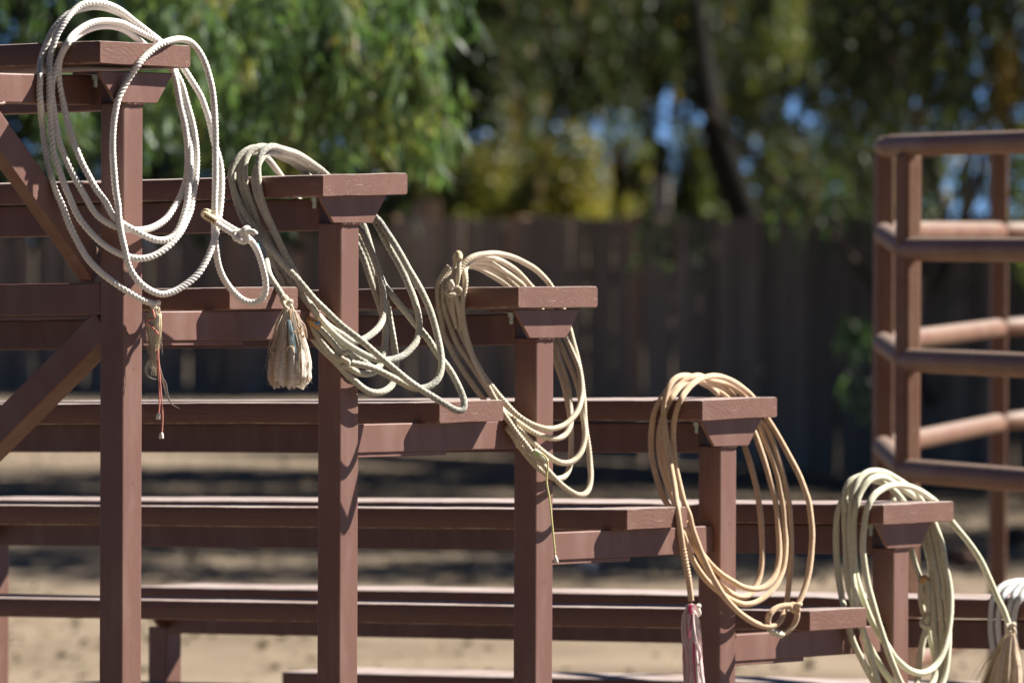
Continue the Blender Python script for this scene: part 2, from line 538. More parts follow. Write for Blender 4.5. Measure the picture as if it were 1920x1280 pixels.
def bpart(name, lo, hi, mat='steel', bevel=0.10, seg=2, tilt=True):
    """axis aligned bar from lo to hi (inches)"""
    lo = np.array(lo, float); hi = np.array(hi, float); c = (lo + hi) / 2; s = (hi - lo) * IN
    me = box_mesh(name, *s, bevel=bevel * IN, seg=seg)
    for p in me.polygons: p.use_smooth = False
    return link_mesh(name, me, M[mat], bleacher, W(*c), TILT if tilt else None)


def plank(name, x0, x1, y, z, width, thick, near=0.0, far=0.0, seed=0, cup=0.0, chips=()):
    """a board with worn rounded edges, a little warped; x1 is the free right end"""
    nx = 40
    xs = np.concatenate([np.linspace(x0, x1 - 3, nx), x1 - np.array([2.2, 1.4, .8, .4, .18, .06, 0.0])])
    e = 0.14; ny = 9
    rs = np.random.default_rng(seed)
    ring = []                                             # (y, z) loop, counter clockwise seen from +x
    ys = np.linspace(e, width - e, ny)
    for yy in ys: ring.append((yy, -thick, 'b'))
    ring += [(width - e * 0.35, -thick + e * 0.3, 'c'), (width, -thick + e, 's')]
    ring += [(width, -thick * 0.5, 's'), (width, -e, 's'), (width - e * 0.35, -e * 0.3, 'c')]
    for yy in ys[::-1]: ring.append((yy, 0.0, 't'))
    ring += [(e * 0.35, -e * 0.3, 'c'), (0.0, -e, 's'), (0.0, -thick * 0.5, 's'), (0, -thick + e, 's'), (e * 0.35, -thick + e * 0.3, 'c')]
    K = len(ring); V = []
    for xi, x in enumerate(xs):
        endf = max(0, 1 - (x1 - x) / 0.18)                # eased end edge
        for (yy, zz, t) in ring:
            u = yy / width
            dz = near * (1 - u) + far * u + cup * 4 * u * (1 - u)
            wob = 0.05 * mnoise.noise(Vector((x * 0.06, yy * 0.2, seed * 3.7))) + 0.02 * mnoise.noise(Vector((x * 0.4, yy * 0.7 + zz, seed * 1.3)))
            wy = 0.07 * mnoise.noise(Vector((x * 0.05, seed * 9.1, 5)))
            if t in 'sc': wob += 0.035 * mnoise.noise(Vector((x * 1.7, zz * 2, seed + 20)))
            cy_ = (yy - width / 2) * (1 - 0.012 * endf ** 2) + width / 2
            cz = (zz + thick / 2) * (1 - 0.05 * endf ** 2) - thick / 2
            py = cy_ + wy; pz = cz + dz + wob
            for (cx, cside, cr) in chips:
                if cside == 'n' and yy < 0.3 and zz > -0.8:
                    g = math.exp(-((x - cx) / cr) ** 2)
                    pz -= 0.3 * g * (zz > -e); py += 0.25 * g
            V.append((x, py, pz))
    n = len(xs)
    F = []
    for i in range(n - 1):
        for j in range(K):
            j2 = (j + 1) % K
            F.append((i * K + j, i * K + j2, (i + 1) * K + j2, (i + 1) * K + j))
    F = [tuple(f) for f in F]
    V = np.array(V)
    V[:, 2] += XTILT * V[:, 0]
    bm = bmesh.new()
    org = world((x1, y, z + XTILT * x1))
    pts = [bm.verts.new(Vector(world((v[0], v[1] + y, v[2] + z)) - org)) for v in V]
    for f in F: bm.faces.new([pts[k] for k in f][::-1])
    # end caps as strips between bottom and top rows
    for base, flip in ((0, True), ((n - 1) * K, False)):
        f = bm.faces.new([pts[base + j] for j in range(K)])
        if flip: f.normal_flip()
    bmesh.ops.recalc_face_normals(bm, faces=list(bm.faces))
    me = bpy.data.meshes.new(name); bm.to_mesh(me); bm.free()
    for p in me.polygons: p.use_smooth = len(p.vertices) == 4
    ea = me.attributes.new('edge', 'FLOAT', 'POINT')
    ea.data.foreach_set('value', np.array([1.0 if (ring[k % K][2] == 'c' and (k // K) < n - 1) else 0.0 for k in range(len(V))], np.float32))
    me.set_sharp_from_angle(angle=R(38)) if hasattr(me, 'set_sharp_from_angle') else None
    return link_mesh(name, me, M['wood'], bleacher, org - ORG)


SEAT_FIX = {0: (-0.19, 0.45, 0.32), 1: (0.18, -0.32, -0.09), 2: (-0.05, 0.07, 0.07), 3: (-0.18, -0.15, -0.04), 4: (0.48, -0.19, -0.14)}
SEAT_DX = [-0.01, 0.06, -0.03, -0.10, 0.19, 0, 0.1, -0.1]
SEAT_DY = [-0.19, 0.12, -0.02, -0.08, 0.29, 0, 0, 0]
near_far = {0: (0.38 + 0.07, 0.38 - 0.06), 1: (-0.2 - 0.12, -0.2 + 0.11), 2: (0.08, 0.07), 3: (-0.09 - 0.06, -0.09 + 0.05), 4: (-0.16 - 0.03, -0.16 + 0.02)}
CUP = {0: -0.02, 1: 0.05, 2: 0.0, 3: 0.04, 4: -0.02}
for i in range(NROW):
    y, z = row(i)
    nf = near_far.get(i, (0, 0))
    chips = [(-6.7, 'n', 0.35)] if i == 3 else ([(-30, 'n', 0.5), (-11, 'n', 0.4)] if i == 2 else [(-19.0, 'n', 0.4)])
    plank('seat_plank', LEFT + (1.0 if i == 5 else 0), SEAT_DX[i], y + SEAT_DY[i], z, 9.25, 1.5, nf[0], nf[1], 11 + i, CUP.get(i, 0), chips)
FOOT_DY = [0.28, -0.02, -0.25, 0.1, 0, 0]
for i in range(6):
    y, z = row(i)
    plank('foot_plank', LEFT, FOOT_X + (-0.1, 0.05, 0, 0.1, 0, 0)[i], y + FOOT_Y + FOOT_DY[i], z + FOOT_Z, 7.25, 1.5, (0.05, -0.08, -0.02, 0.0, 0, 0)[i], (0.05, -0.03, 0.02, 0, 0, 0)[i], 40 + i, 0.02, [(-25, 'n', 0.5)])


def trapezoid(x0, x1, y, ztop):
    """bracket plate under a seat, narrower at the bottom"""
    t, b, h = (0.60, 8.10), (2.30, 6.50), 2.02
    cr = 0.25
    prof = [(b[0], -h), (b[1], -h), (t[1] - 0.15, -cr), (t[1], -0.02), (t[0], -0.02), (t[0] + 0.15, -cr)]
    bm = bmesh.new()
    c = W((x0 + x1) / 2, y + 4.6, ztop)
    A = [bm.verts.new(Vector(W(x1, y + p[0], ztop + p[1]) - c)) for p in prof]
    B = [bm.verts.new(Vector(W(x0, y + p[0], ztop + p[1]) - c)) for p in prof]
    bm.faces.new(A); bm.faces.new(B[::-1])
    for k in range(len(prof)):
        k2 = (k + 1) % len(prof); bm.faces.new((A[k], B[k], B[k2], A[k2]))
    bmesh.ops.recalc_face_normals(bm, faces=list(bm.faces))
    bmesh.ops.bevel(bm, geom=list(bm.edges), offset=0.03 * IN, segments=1, affect='EDGES')
    me = bpy.data.meshes.new('seat_bracket'); bm.to_mesh(me); bm.free()
    return link_mesh('seat_bracket', me, M['steel'], bleacher, c)


def weld(y0, y1, x, z, seed, r=0.13):
    rs = np.random.default_rng(seed)
    n = 40
    t = np.linspace(0, 1, n)
    P = np.stack([np.full(n, x) + 0.02 * rs.standard_normal(n), y0 + (y1 - y0) * t, z + 0.035 * np.sin(t * 30 + seed) + 0.02 * rs.standard_normal(n)], 1)
    rad = r * (0.75 + 0.4 * np.abs(np.sin(t * 28 + seed)) + 0.15 * rs.random(n))
    c = W(x, (y0 + y1) / 2, z)
    Pw = np.array([W(*p) for p in P])
    me = tube_mesh('weld', Pw, rad * IN, 8, org=c)
    return link_mesh('weld', me, M['weld'], bleacher, c)


def bolt(x, y, z):
    bm = bmesh.new()
    for (r, a, b, k) in ((0.42, 0.0, -0.08, 16), (0.28, -0.08, -0.36, 6), (0.155, -0.36, -0.86, 10)):
        g = bmesh.ops.create_cone(bm, cap_ends=True, segments=k, radius1=r * IN, radius2=r * IN, depth=(a - b) * IN)
        bmesh.ops.translate(bm, verts=g['verts'], vec=(0, 0, (a + b) / 2 * IN))
    me = bpy.data.meshes.new('bolt'); bm.to_mesh(me); bm.free()
    return link_mesh('bolt', me, M['zinc'], bleacher, W(x, y, z), (0.05, 0.08, 0))


LEFT_POST = -91.3
for fi, px_ in enumerate((POST_X, LEFT_POST)):
    for i in range(NROW):
        y, z = row(i)
        if fi == 1 and i < 4: continue                     # far ends of the upper rows stand outside the view
        ztop = z - 1.5
        bpart('post', (px_ - 2, y + POST_Y, -GROUND - XTILT * px_), (px_, y + POST_Y + 2, ztop - 2.02), bevel=0.11, tilt=False)
        trapezoid(px_ - 0.06, px_ + 0.2, y, ztop - 0.02)
        bpart('bracket_flange', (px_ - 2.4, y + 0.9, ztop - 0.19), (px_ - 0.07, y + 8.3, ztop - 0.005), bevel=0.03, seg=1)
        if fi == 0:
            weld(y + POST_Y + 0.05, y + POST_Y + 1.95, px_ + 0.02, ztop - 2.06, i)
            bolt(px_ - 0.55, y + 1.15, ztop - 0.19)
            bolt(px_ - 0.55, y + 7.9, ztop - 0.19)
        if i < 6:
            y2, _ = row(i + 1)
            bz = z + BEAM_Z
            bpart('foot_beam', (px_ - 1.6, y + POST_Y + 1.98, bz - 2), (px_ - 0.6, y2 + POST_Y + 0.02, bz), bevel=0.08)
            bpart('beam_strip', (px_ - 1.3, y + POST_Y + 2.0, bz - 2.3), (px_ - 0.7, y + POST_Y + 13.2 - 0.6 * i, bz - 2.0), bevel=0.03, seg=1)
            if fi == 0:
                weld(bz - 1.95, bz - 0.05, 0, 0, 0) if False else None
        bpart('base_sill', (px_ - 2, y + POST_Y + 2.01, -GROUND - XTILT * px_ - 0.4), (px_, y + POST_Y + (ROW_D if i else ROW_D0) - 0.01, -GROUND - XTILT * px_ + 1.6), bevel=0.08) if i < NROW - 1 else None
for i in range(NROW):
    y, z = row(i)
    bpart('seat_rail', (LEFT_POST + 0.02, y + POST_Y + 0.03, z - 4.02), (POST_X - 2.01, y + POST_Y + 1.97, z - 1.82), bevel=0.1)
# rear frame: rail at foot level, back beam and braces behind the top row
bpart('rear_rail', (LEFT_POST, POST_Y + 0.02, -17.55), (POST_X - 2.01, POST_Y + 1.98, -15.42), bevel=0.1)
bpart('rear_rail_angle', (LEFT_POST, POST_Y + 0.35, -17.8), (POST_X - 2.01, POST_Y + 1.9, -17.56), bevel=0.03, seg=1)
BX = -3.75
bpart('back_beam', (BX - 1.9, -15.0, -3.62), (BX, 8.0, -1.66), bevel=0.1)


def strut(name, a, b, w, d, side):
    """square tube from a to b; side = unit vector giving the depth direction (inches)"""
    a, b = np.array([*a], float), np.array([*b], float)
    aw, bw = world((a[0], a[1], a[2] + XTILT * a[0])), world((b[0], b[1], b[2] + XTILT * b[0]))
    L = np.linalg.norm(bw - aw); c = (aw + bw) / 2
    me = box_mesh(name, L, d * IN, w * IN, bevel=0.1 * IN)
    X = Vector((bw - aw) / L); Y = Vector(side); Z = X.cross(Y).normalized(); Y = Z.cross(X)
    o = link_mesh(name, me, M['steel'], bleacher, c - ORG)
    o.rotation_euler = Matrix((X, Y, Z)).transposed().to_euler()
    return o


strut('knee_brace', (BX - 0.6, 4.3, -14.66), (BX - 0.6, -9.6, -1.45 - 0.5), 1.98, 1.15, (1, 0, 0))
strut('diagonal_brace', (POST_X - 1.9, POST_Y + 1.0, -18.1), (POST_X - 46, POST_Y + 1.0, -18.1 - 44.1 * 0.752), 2.0, 1.96, (0, 1, 0))
weld(3.6, -10.0, 0, 0, 0) if False else None
weld(-9.6, -5.4, BX + 0.02, -3.66, 9, 0.10)

# ------------------------------------------------------------------ ropes
ZA = [521.314, 539.337, 556.665, 573.994, 591.322, 608.650]      # inches from the camera to each plank's near corner


def path3(pts, rowi):
    """traced rope course -> world metres.  Points are (x, y[, d]); d = inches behind the plank's near corner"""
    xy = np.array([p[:2] for p in pts], float)
    s = np.concatenate([[0], np.cumsum(np.linalg.norm(np.diff(xy, axis=0), axis=1))])
    ks = [k for k, p in enumerate(pts) if len(p) > 2]
    d = np.interp(s, s[ks], [pts[k][2] for k in ks])
    return np.array([at(x, y, (ZA[rowi] + dd) * IN) for (x, y), dd in zip(xy, d)])


BOXES = []
for _i in range(6):
    _y, _z = row(_i); _nf = near_far.get(_i, (0, 0)); _m = (_nf[0] + _nf[1]) / 2
    BOXES.append(((LEFT, _y + SEAT_DY[_i], _z - 1.5 + _m), (SEAT_DX[_i], _y + SEAT_DY[_i] + 9.25, _z + _m)))
    BOXES.append(((POST_X - 2, _y + POST_Y, -72), (POST_X, _y + POST_Y + 2, _z - 3)))
    BOXES.append(((POST_X - 2.4, _y + 0.9, _z - 3.5), (POST_X + 0.2, _y + 8.3, _z - 1.3)))
    BOXES.append(((POST_X - 1.45, _y + POST_Y + 2, _z + BEAM_Z - 2), (POST_X - 0.456, _y + POST_Y + 21, _z + BEAM_Z)))


BOXES.append(((-3.75 - 1.9, -15.0, -3.62), (-3.75, 8.0, -1.66)))
for _k in range(28):
    _t = _k / 27; _yy = 4.3 - 13.9 * _t; _zz = -14.66 + 12.71 * _t
    BOXES.append(((-3.75 - 1.2, _yy - 0.9, _zz - 0.9), (-3.75, _yy + 0.9, _zz + 0.9)))


def clear_timber(P, r):
    """slide rope points along their line of sight until they touch, not pierce, the boards and posts"""
    for _ in range(3):
        Q = P / IN; Q = Q - np.array([0, 0, GROUND]); Q[:, 2] -= XTILT * Q[:, 0]
        c = CAM.copy(); c[2] -= XTILT * c[0]
        D = Q - c; T = np.linalg.norm(D, axis=1); D /= T[:, None]
        T2 = T.copy()
        for lo, hi in BOXES:
            lo_ = np.array(lo) - r; hi_ = np.array(hi) + r
            with np.errstate(divide='ignore', invalid='ignore'):
                a = (lo_ - c) / D; b = (hi_ - c) / D
            tn = np.minimum(a, b).max(1); tf = np.maximum(a, b).min(1)
            ins = (tn < T2) & (T2 < tf) & (tf > tn)
            near = ins & ((T2 - tn) <= (tf - T2) * 1.6)
            T2 = np.where(near, tn, np.where(ins, tf, T2))
        dT = T2 - T
        if np.abs(dT).max() < 0.02: break
        k = 25; g = np.exp(-0.5 * (np.arange(-k, k + 1) / 9.0) ** 2); g /= g.sum()
        T3 = np.convolve(np.pad(T2, k, mode='edge'), g, 'valid')
        T3 = np.where(np.abs(dT) > 0.01, T2, T3)
        Q = c + D * T3[:, None]; Q[:, 2] += XTILT * Q[:, 0]; Q[:, 2] += GROUND
        P = Q * IN
    return P


def rope_course(pts, rowi, step, sig_px=7.0, r=0.2):
    P = catmull(path3(pts, rowi), 0.0012)
    if len(P) > 250:
        P = clear_timber(P, r)
    sg = sig_px * IN / 27.0 / 0.0012
    if len(P) > sg * 8: P = smooth_path(P, sg)
    return catmull(P[::3] if len(P) > 60 else P, step)


def prof_twist(lobes, pitch, depth, sign=1):
    def f(s, th):
        s2 = s + 0.0022 * np.sin(s * 41) + 0.0030 * np.sin(s * 17.3 + 1)
        ph = lobes * (th - sign * 2 * np.pi * s2 / (pitch * IN)) * 0.5
        wob = 1 + 0.025 * np.sin(s * 63) + 0.02 * np.sin(s * 29 + 2 * th)
        dep = depth * (0.85 + 0.3 * np.sin(s * 23) ** 2)
        return wob * (1 - dep + dep * np.abs(np.cos(ph)) ** 0.75)
    return f


def prof_braid(nn, pitch, depth):
    def f(s, th):
        q = 2 * np.pi * s / (pitch * IN)
        a = np.sin(nn * (th - q)); b = np.sin(nn * (th + q))
        return 1 + depth * np.maximum(a, b) - depth * 0.6
    return f


def rope_mesh(name, courses, rowi, r_in, prof, step, k, org, raw=()):
    parts = []
    for pts in courses:
        P = rope_course(pts, rowi, step, r=r_in * 0.92)
        parts.append(tube_arrays(P, r_in * IN, k, True, prof))
    for P in raw:
        parts.append(tube_arrays(P, r_in * IN, k, True, prof))
    V, F, _ = merge(parts)
    return np_mesh(name, V - np.asarray(org), F)


def knot_curve(c, size, rot, squash=(1, 1, 0.8), step=0.002):
    """a tight overhand knot (trefoil course), c in metres, size in metres"""
    t = np.linspace(0, 2 * np.pi, 160)
    P = np.stack([np.sin(t) + 2 * np.sin(2 * t), np.cos(t) - 2 * np.cos(2 * t), -np.sin(3 * t)], 1) / 3.0
    P = P * size * np.array(squash)
    Rm = np.array(Matrix.Rotation(rot[2], 3, 'Z') @ Matrix.Rotation(rot[1], 3, 'Y') @ Matrix.Rotation(rot[0], 3, 'X'))
    P = P @ Rm.T                                        # x right, y up, z toward the viewer
    Q = c + P[:, :1] * CR + P[:, 1:2] * CU - P[:, 2:3] * CF
    return catmull(Q, step)


def fibres(top, spread, length, n, seed, cols, r=(0.012, 0.03), lean=(0, 0), wave=0.12, bulge=1.0, neck=0.12, tipspread=1.0):
    """frayed strands hanging from top (metres); sizes in inches"""
    rs = np.random.default_rng(seed)
    parts = []
    for k in range(n):
        L = length * (0.72 + 0.34 * rs.random()) * (0.55 if rs.random() < 0.12 else 1)
        a = rs.random() * 2 * np.pi; q = math.sqrt(rs.random())
        ex, ed = math.cos(a) * q * spread, math.sin(a) * q * spread * 0.7
        t = np.linspace(0, 1, 12)
        w1, w2 = rs.standard_normal(2) * wave
        ph = rs.random(2) * 6
        prof = neck + (1 - neck) * np.minimum(1, t * 1.9) ** bulge * (tipspread + (1 - tipspread) * (1 - t))
        xx = ex * prof + w1 * t * np.sin(3 * t + ph[0]) + lean[0] * t
        dd = ed * prof + w2 * t * np.sin(3 * t + ph[1]) + lean[1] * t
        P = top + (xx[:, None] * CR + dd[:, None] * CF) * IN
        P[:, 2] -= t * L * IN
        rad = (r[0] + (r[1] - r[0]) * rs.random()) * (1 - 0.6 * t) * IN
        V, F = tube_arrays(P, rad, 4, False)
        c = np.array(cols[int(rs.random() ** 1.3 * len(cols))]) * (0.8 + 0.4 * rs.random())
        parts.append((V, F, c))
    return merge(parts)


def tassel_body(pts, radii, rowi, seed, cols, k=44, flat=0.75):
    """matted core of a frayed end: a ridged, uneven bundle; radii in inches along pts"""
    rs = np.random.default_rng(seed)
    P0 = path3(pts, rowi)
    P = catmull(P0, 0.0018); n = len(P)
    s0 = np.concatenate([[0], np.cumsum(np.linalg.norm(np.diff(P0, axis=0), axis=1))])
    t = np.linspace(0, 1, n)
    rad = np.interp(t, s0 / s0[-1], radii) * IN
    th = np.linspace(0, 2 * np.pi, k, endpoint=False)
    ph = rs.random(8) * 6.28
    ridge = 1 + 0.13 * np.abs(np.sin(5.5 * th + ph[0] + 0.9 * np.sin(t[:, None] * 5 + ph[1]))) + 0.10 * np.sin(9 * th + ph[2] + 2.2 * t[:, None] * np.sin(3 * th + ph[5])) + 0.08 * np.sin(17 * th + ph[3] + 3 * t[:, None])
    ridge = ridge + 0.05 * np.sin(29 * th + ph[6] + 2 * t[:, None]) + 0.05 * np.sin(13 * th + 9 * t[:, None] + ph[7]) * t[:, None]
    x = np.cos(th)[None, :] * ridge * rad[:, None]; d = np.sin(th)[None, :] * ridge * rad[:, None] * flat
    drop = (rs.random(k)[None, :] * 0.009 + 0.006 * np.sin(3 * th + ph[4])[None, :]) * np.clip((t[:, None] - 0.8) / 0.2, 0, 1)
    V = P[:, None, :] + x[..., None] * CR + d[..., None] * CF
    V[..., 2] -= drop
    T = np.array(cols)[(rs.random(k) * len(cols)).astype(int)][None, :, :] * (0.85 + 0.3 * rs.random((n, k, 1)))
    V = V.reshape(-1, 3); T = T.reshape(-1, 3)
    i = np.arange(n - 1)[:, None]; j = np.arange(k)[None, :]; j2 = (j + 1) % k
    F = np.stack([i * k + j, i * k + j2, (i + 1) * k + j2, (i + 1) * k + j], -1).reshape(-1, 4)
    return V, F, T


def thing_rope(label, rowi, p0):
    o = empty('coiled_rope', at(p0[0], p0[1], (ZA[rowi] + p0[2]) * IN))
    tag(o, label, 'rope', 'coiled ropes hung over the plank ends')
    return o


def add(name, root, me_fn, mat, **kw):
    org = np.array(root.location)
    o = link_mesh(name, me_fn(org), M[mat] if isinstance(mat, str) else mat, root)
    return tag(o, **kw) if kw else o


def P_at(x, y, d, rowi):
    return at(x, y, (ZA[rowi] + d) * IN)


def wrap_path(c0, c1, r, turns, n=None):
    """helical wrapping from c0 to c1 (metres)"""
    n = n or int(turns * 14)
    ax = c1 - c0; L = np.linalg.norm(ax); ax /= L
    a = np.cross(ax, CF); a /= np.linalg.norm(a); b = np.cross(ax, a)
    t = np.linspace(0, 1, n)
    th = t * turns * 2 * np.pi
    return c0 + ax * (t * L)[:, None] + r * (np.cos(th)[:, None] * a + np.sin(th)[:, None] * b)


# ---- white twisted rope on the top plank
def rope_white():
    r = 0.235
    root = thing_rope('thick white twisted cotton rope hung in wide loops over the topmost plank', 0, (250, 300, 3))
    main = [(290, 571, 4.4), (282, 568), (262, 560, 3.3), (235, 544, 2.6), (210, 527), (185, 507, 2.0), (162, 482), (145, 452), (130, 422, 1.9), (115, 381), (104, 358), (96, 329),
            (89, 300, 2.0), (84, 269), (79, 231), (76, 200), (74, 173, 2.3), (75, 146), (76, 117), (84, 90, 2.5), (90, 76), (100, 56), (113, 40, 3.2), (128, 27), (150, 18), (180, 13, 5.2), (212, 20), (240, 35, 7.6),
            (268, 56), (298, 82, 9.6), (316, 110, 9.4), (328, 146, 8.9), (338, 200), (346, 231), (351, 267), (352, 300, 8.2), (351, 325), (346, 350), (335, 375, 7.0), (321, 397), (312, 410), (288, 426, 4.5), (262, 431.5, 3.2),
            (245, 431, 2.7), (225, 428), (200, 417, 2.2), (180, 402), (156, 362), (142, 337), (129, 312, 1.7), (117, 283), (108, 258), (105, 235), (101, 205), (97, 175, 1.9), (99, 148), (104, 131), (112, 110, 2.0), (122, 90), (131, 73, 2.2), (144, 60), (158, 50),
            (179, 41, 4.4), (204, 40), (229, 44, 6.6), (250, 54), (269, 63), (290, 74, 9.4), (310, 92, 9.7), (326, 125, 9.3), (337, 160), (347, 210), (355, 260, 8.6), (357, 310), (354, 350), (350, 385, 6.6), (345, 403), (336, 428), (322, 446, 4.9), (300, 451),
            (275, 444, 3.4), (250, 431, 2.8), (230, 420, 2.3), (210, 403), (200, 381), (181, 356), (167, 331), (154, 306, 2.0), (142, 277), (133, 252), (126, 227), (120, 200, 2.3), (113, 167), (110, 146), (110, 122, 2.6), (116, 100), (128, 82, 2.9), (146, 66), (170, 54, 4.6), (200, 49), (229, 54, 7.0),
            (254, 71), (275, 88, 9.6), (305, 115, 9.6), (334, 144, 9.2), (352, 200), (361, 231), (367, 269), (369, 304, 8.4), (367, 337), (362, 367), (357, 396, 6.8), (350, 413), (340, 433), (325, 452, 4.9), (305, 470), (282, 482, 3.5), (257, 485, 2.9), (232, 479),
            (210, 469, 2.2), (185, 451), (165, 430), (147, 407), (131, 371), (120, 344, 1.6), (110, 317), (101, 287), (97, 256), (95, 227), (93, 198, 1.7), (92, 172), (92, 146), (93, 117, 1.9), (98, 92), (106, 67), (121, 42, 2.4), (138, 21), (154, 9), (175, 5, 4.6), (196, 7), (217, 15), (233, 25, 6.9), (250, 39), (267, 52),
            (283, 65, 9.0), (300, 78, 9.9), (325, 103, 10.0), (346, 131, 9.8), (362, 156), (377, 181), (384, 200), (394, 231, 9.6), (402, 269), (409, 290), (413.5, 310, 9.2), (415.5, 340), (414.5, 371), (412, 400, 8.2), (405, 440), (397, 465, 7.0), (385, 492), (370, 515), (350, 532, 5.3), (325, 547),
            (302, 552, 4.2), (277, 542), (257, 525, 3.0), (242, 500), (234, 467, 2.3), (227, 437), (222, 400, 2.0), (222, 387), (217, 358), (214, 325), (211.5, 289, 2.1), (211.5, 258), (213.5, 227), (218, 200), (221, 187, 2.1), (233, 162, 2.5), (248, 137), (262, 117, 3.2), (281, 98),
            (302, 83, 5.0), (323, 75.5, 5.9), (343, 74, 6.9), (360, 81, 7.8), (373, 96), (384, 117, 8.3), (392, 142), (398, 167), (401, 194, 8.2), (403, 230), (404, 252), (404, 294), (404, 335), (403, 367, 7.6), (402, 398, 7.3), (402, 437), (404, 465), (410, 500, 8.2), (422, 527), (440, 550, 10.0),
            (460, 565), (480, 567.5, 10.6), (494, 557), (498, 541), (497, 522, 9.6), (490, 492), (480, 465), (468, 449, 8.4), (458, 441, 8.1), (446, 435, 8.0)]
    add('rope', root, lambda o: rope_mesh('rope', [main], 0, r, prof_twist(3, 0.86, 0.34), 0.0019, 18, o), 'white_rope')
    # honda: the doubled eye running to the left, knot, hide guard
    eye = [(452, 444, 7.7), (440, 440), (425, 431), (410, 421, 7.2), (397, 413), (386, 406, 7.0), (383, 402, 7.35), (388, 399, 7.8), (400, 406), (415, 415, 7.8), (432, 426), (447, 434, 7.9)]
    add('eye_loop', root, lambda o: rope_mesh('eye_loop', [eye], 0, r * 0.86, prof_twist(3, 0.8, 0.36), 0.0019, 16, o), 'white_rope')
    kc = P_at(454, 441, 7.6, 0)
    k = add('knot', root, lambda o: rope_mesh('knot', [], 0, r * 0.88, prof_twist(3, 0.8, 0.22), 0.0019, 16, o, [knot_curve(kc, 0.60 * IN, (0.5, 0.3, 0.5), (1.0, 0.85, 0.7))]), 'white_rope')
    stub = [(462, 437, 7.2), (468, 434, 6.9), (477, 436, 6.7), (479, 440, 6.7)]
    add('rope_end', root, lambda o: rope_mesh('rope_end', [stub], 0, r * 0.84, prof_twist(3, 0.8, 0.24), 0.0019, 16, o), 'white_rope')
    # rawhide guard over the eye, with stitches
    g = [(404, 414, 7.1), (395, 409, 6.95), (387, 404.5, 6.95), (383.5, 401.5, 7.3), (387, 398.5, 7.8), (395, 402, 7.9)]
    gl = add('hide_guard', root, lambda o: rope_mesh('hide_guard', [g], 0, r * 1.14, None, 0.002, 18, o), 'pale_leather')
    parts = []
    for (x, y) in ((385.5, 403), (390.5, 406.5), (396, 409.5), (400.5, 412.5)):
        p = P_at(x, y + 1.5, 6.66, 0)
        parts.append(tube_arrays(np.array([p - CU * 0.0028, p + CU * 0.0028]), 0.0016, 6, True))
    V, F, _ = merge(parts)
    st = link_mesh('stitching', np_mesh('stitching', V - np.array(root.location), F), M['dark_hole'], gl)
    mk = add('cyan_mark', root, lambda o: rope_mesh('cyan_mark', [[(480, 458, 8.85), (482, 463), (484.5, 468, 8.9)]], 0, 0.16, None, 0.002, 8, o), 'cyan_mark')
    # tail: wrapped end with fluffed fibres and thin pink cords
    tk = P_at(291, 573, 4.2, 0)
    add('tail_knot', root, lambda o: rope_mesh('tail_knot', [], 0, r * 0.62, None, 0.0019, 12, o, [knot_curve(tk, 0.34 * IN, (0.3, 0.5, 0.2), (1, 1.0, 0.9))]), 'white_fibre')

    def tassel(o):
        cols = [(0.72, 0.66, 0.54), (0.76, 0.68, 0.50), (0.78, 0.75, 0.68), (0.66, 0.52, 0.28), (0.66, 0.33, 0.28)]
        A = fibres(P_at(290, 577, 4.0, 0), 0.55, 3.4, 150, 3, cols, (0.010, 0.022), (-0.05, 0), 0.10, 0.5, 0.55, 0.45)
        B = fibres(P_at(289, 640, 4.0, 0), 0.25, 2.2, 50, 4, cols[:3], (0.01, 0.03), (0.0, 0), 0.14, 0.8, 0.6, 0.8)
        Cc = []
        rs = np.random.default_rng(8)
        for _ in range(26):                                   # curling wisp
            j = rs.standard_normal(2) * 1.6
            L_ = [(290 + j[0], 668, 4.0), (279 + j[0], 680), (274 + j[0] * .6, 694), (279 + j[1] * .5, 706), (289 + j[1] * .4, 710.5), (300, 711, 3.9)]
            P = catmull(path3(L_, 0), 0.004); Cc.append((*tube_arrays(P, 0.016 * IN, 4, False), (0.68, 0.64, 0.56)))
        for _ in range(22):
            j = rs.standard_normal(2) * 1.8
            L_ = [(292 + j[0], 672, 4.0), (299 + j[0], 698), (308 + j[1] * .8, 718), (313 + j[1] * .6, 740), (322 + j[1] * .3, 757), (338, 766.5, 3.9)]
            P = catmull(path3(L_, 0), 0.004); Cc.append((*tube_arrays(P, 0.018 * IN * np.linspace(1, .4, len(P)), 4, False), (0.66, 0.63, 0.57)))
        for _ in range(70):                                   # loose fuzz
            a = rs.random() * 6.28; b = rs.random()
            p = P_at(290 + rs.standard_normal() * 5, 585 + b * 75, 4.0, 0)
            d_ = (math.cos(a) * CR + math.sin(a) * CF) * (0.15 + 0.3 * rs.random()) * IN
            Cc.append((*tube_arrays(np.array([p, p + d_ * .5 - CU * .002, p + d_ - CU * 0.007]), 0.007 * IN, 3, False), (0.7, 0.66, 0.58)))
        core = tassel_body([(290, 574, 4.0), (290, 590), (289, 610), (290, 630), (290, 650), (290, 668, 4.0)], [.12, .40, .44, .36, .24, .10], 0, 5, cols[:4])
        V, F, T = merge([core, A, B] + Cc)
        return np_mesh('tassel', V - o, F, True, T)
    add('tassel', root, tassel, 'fibre', kind='stuff')
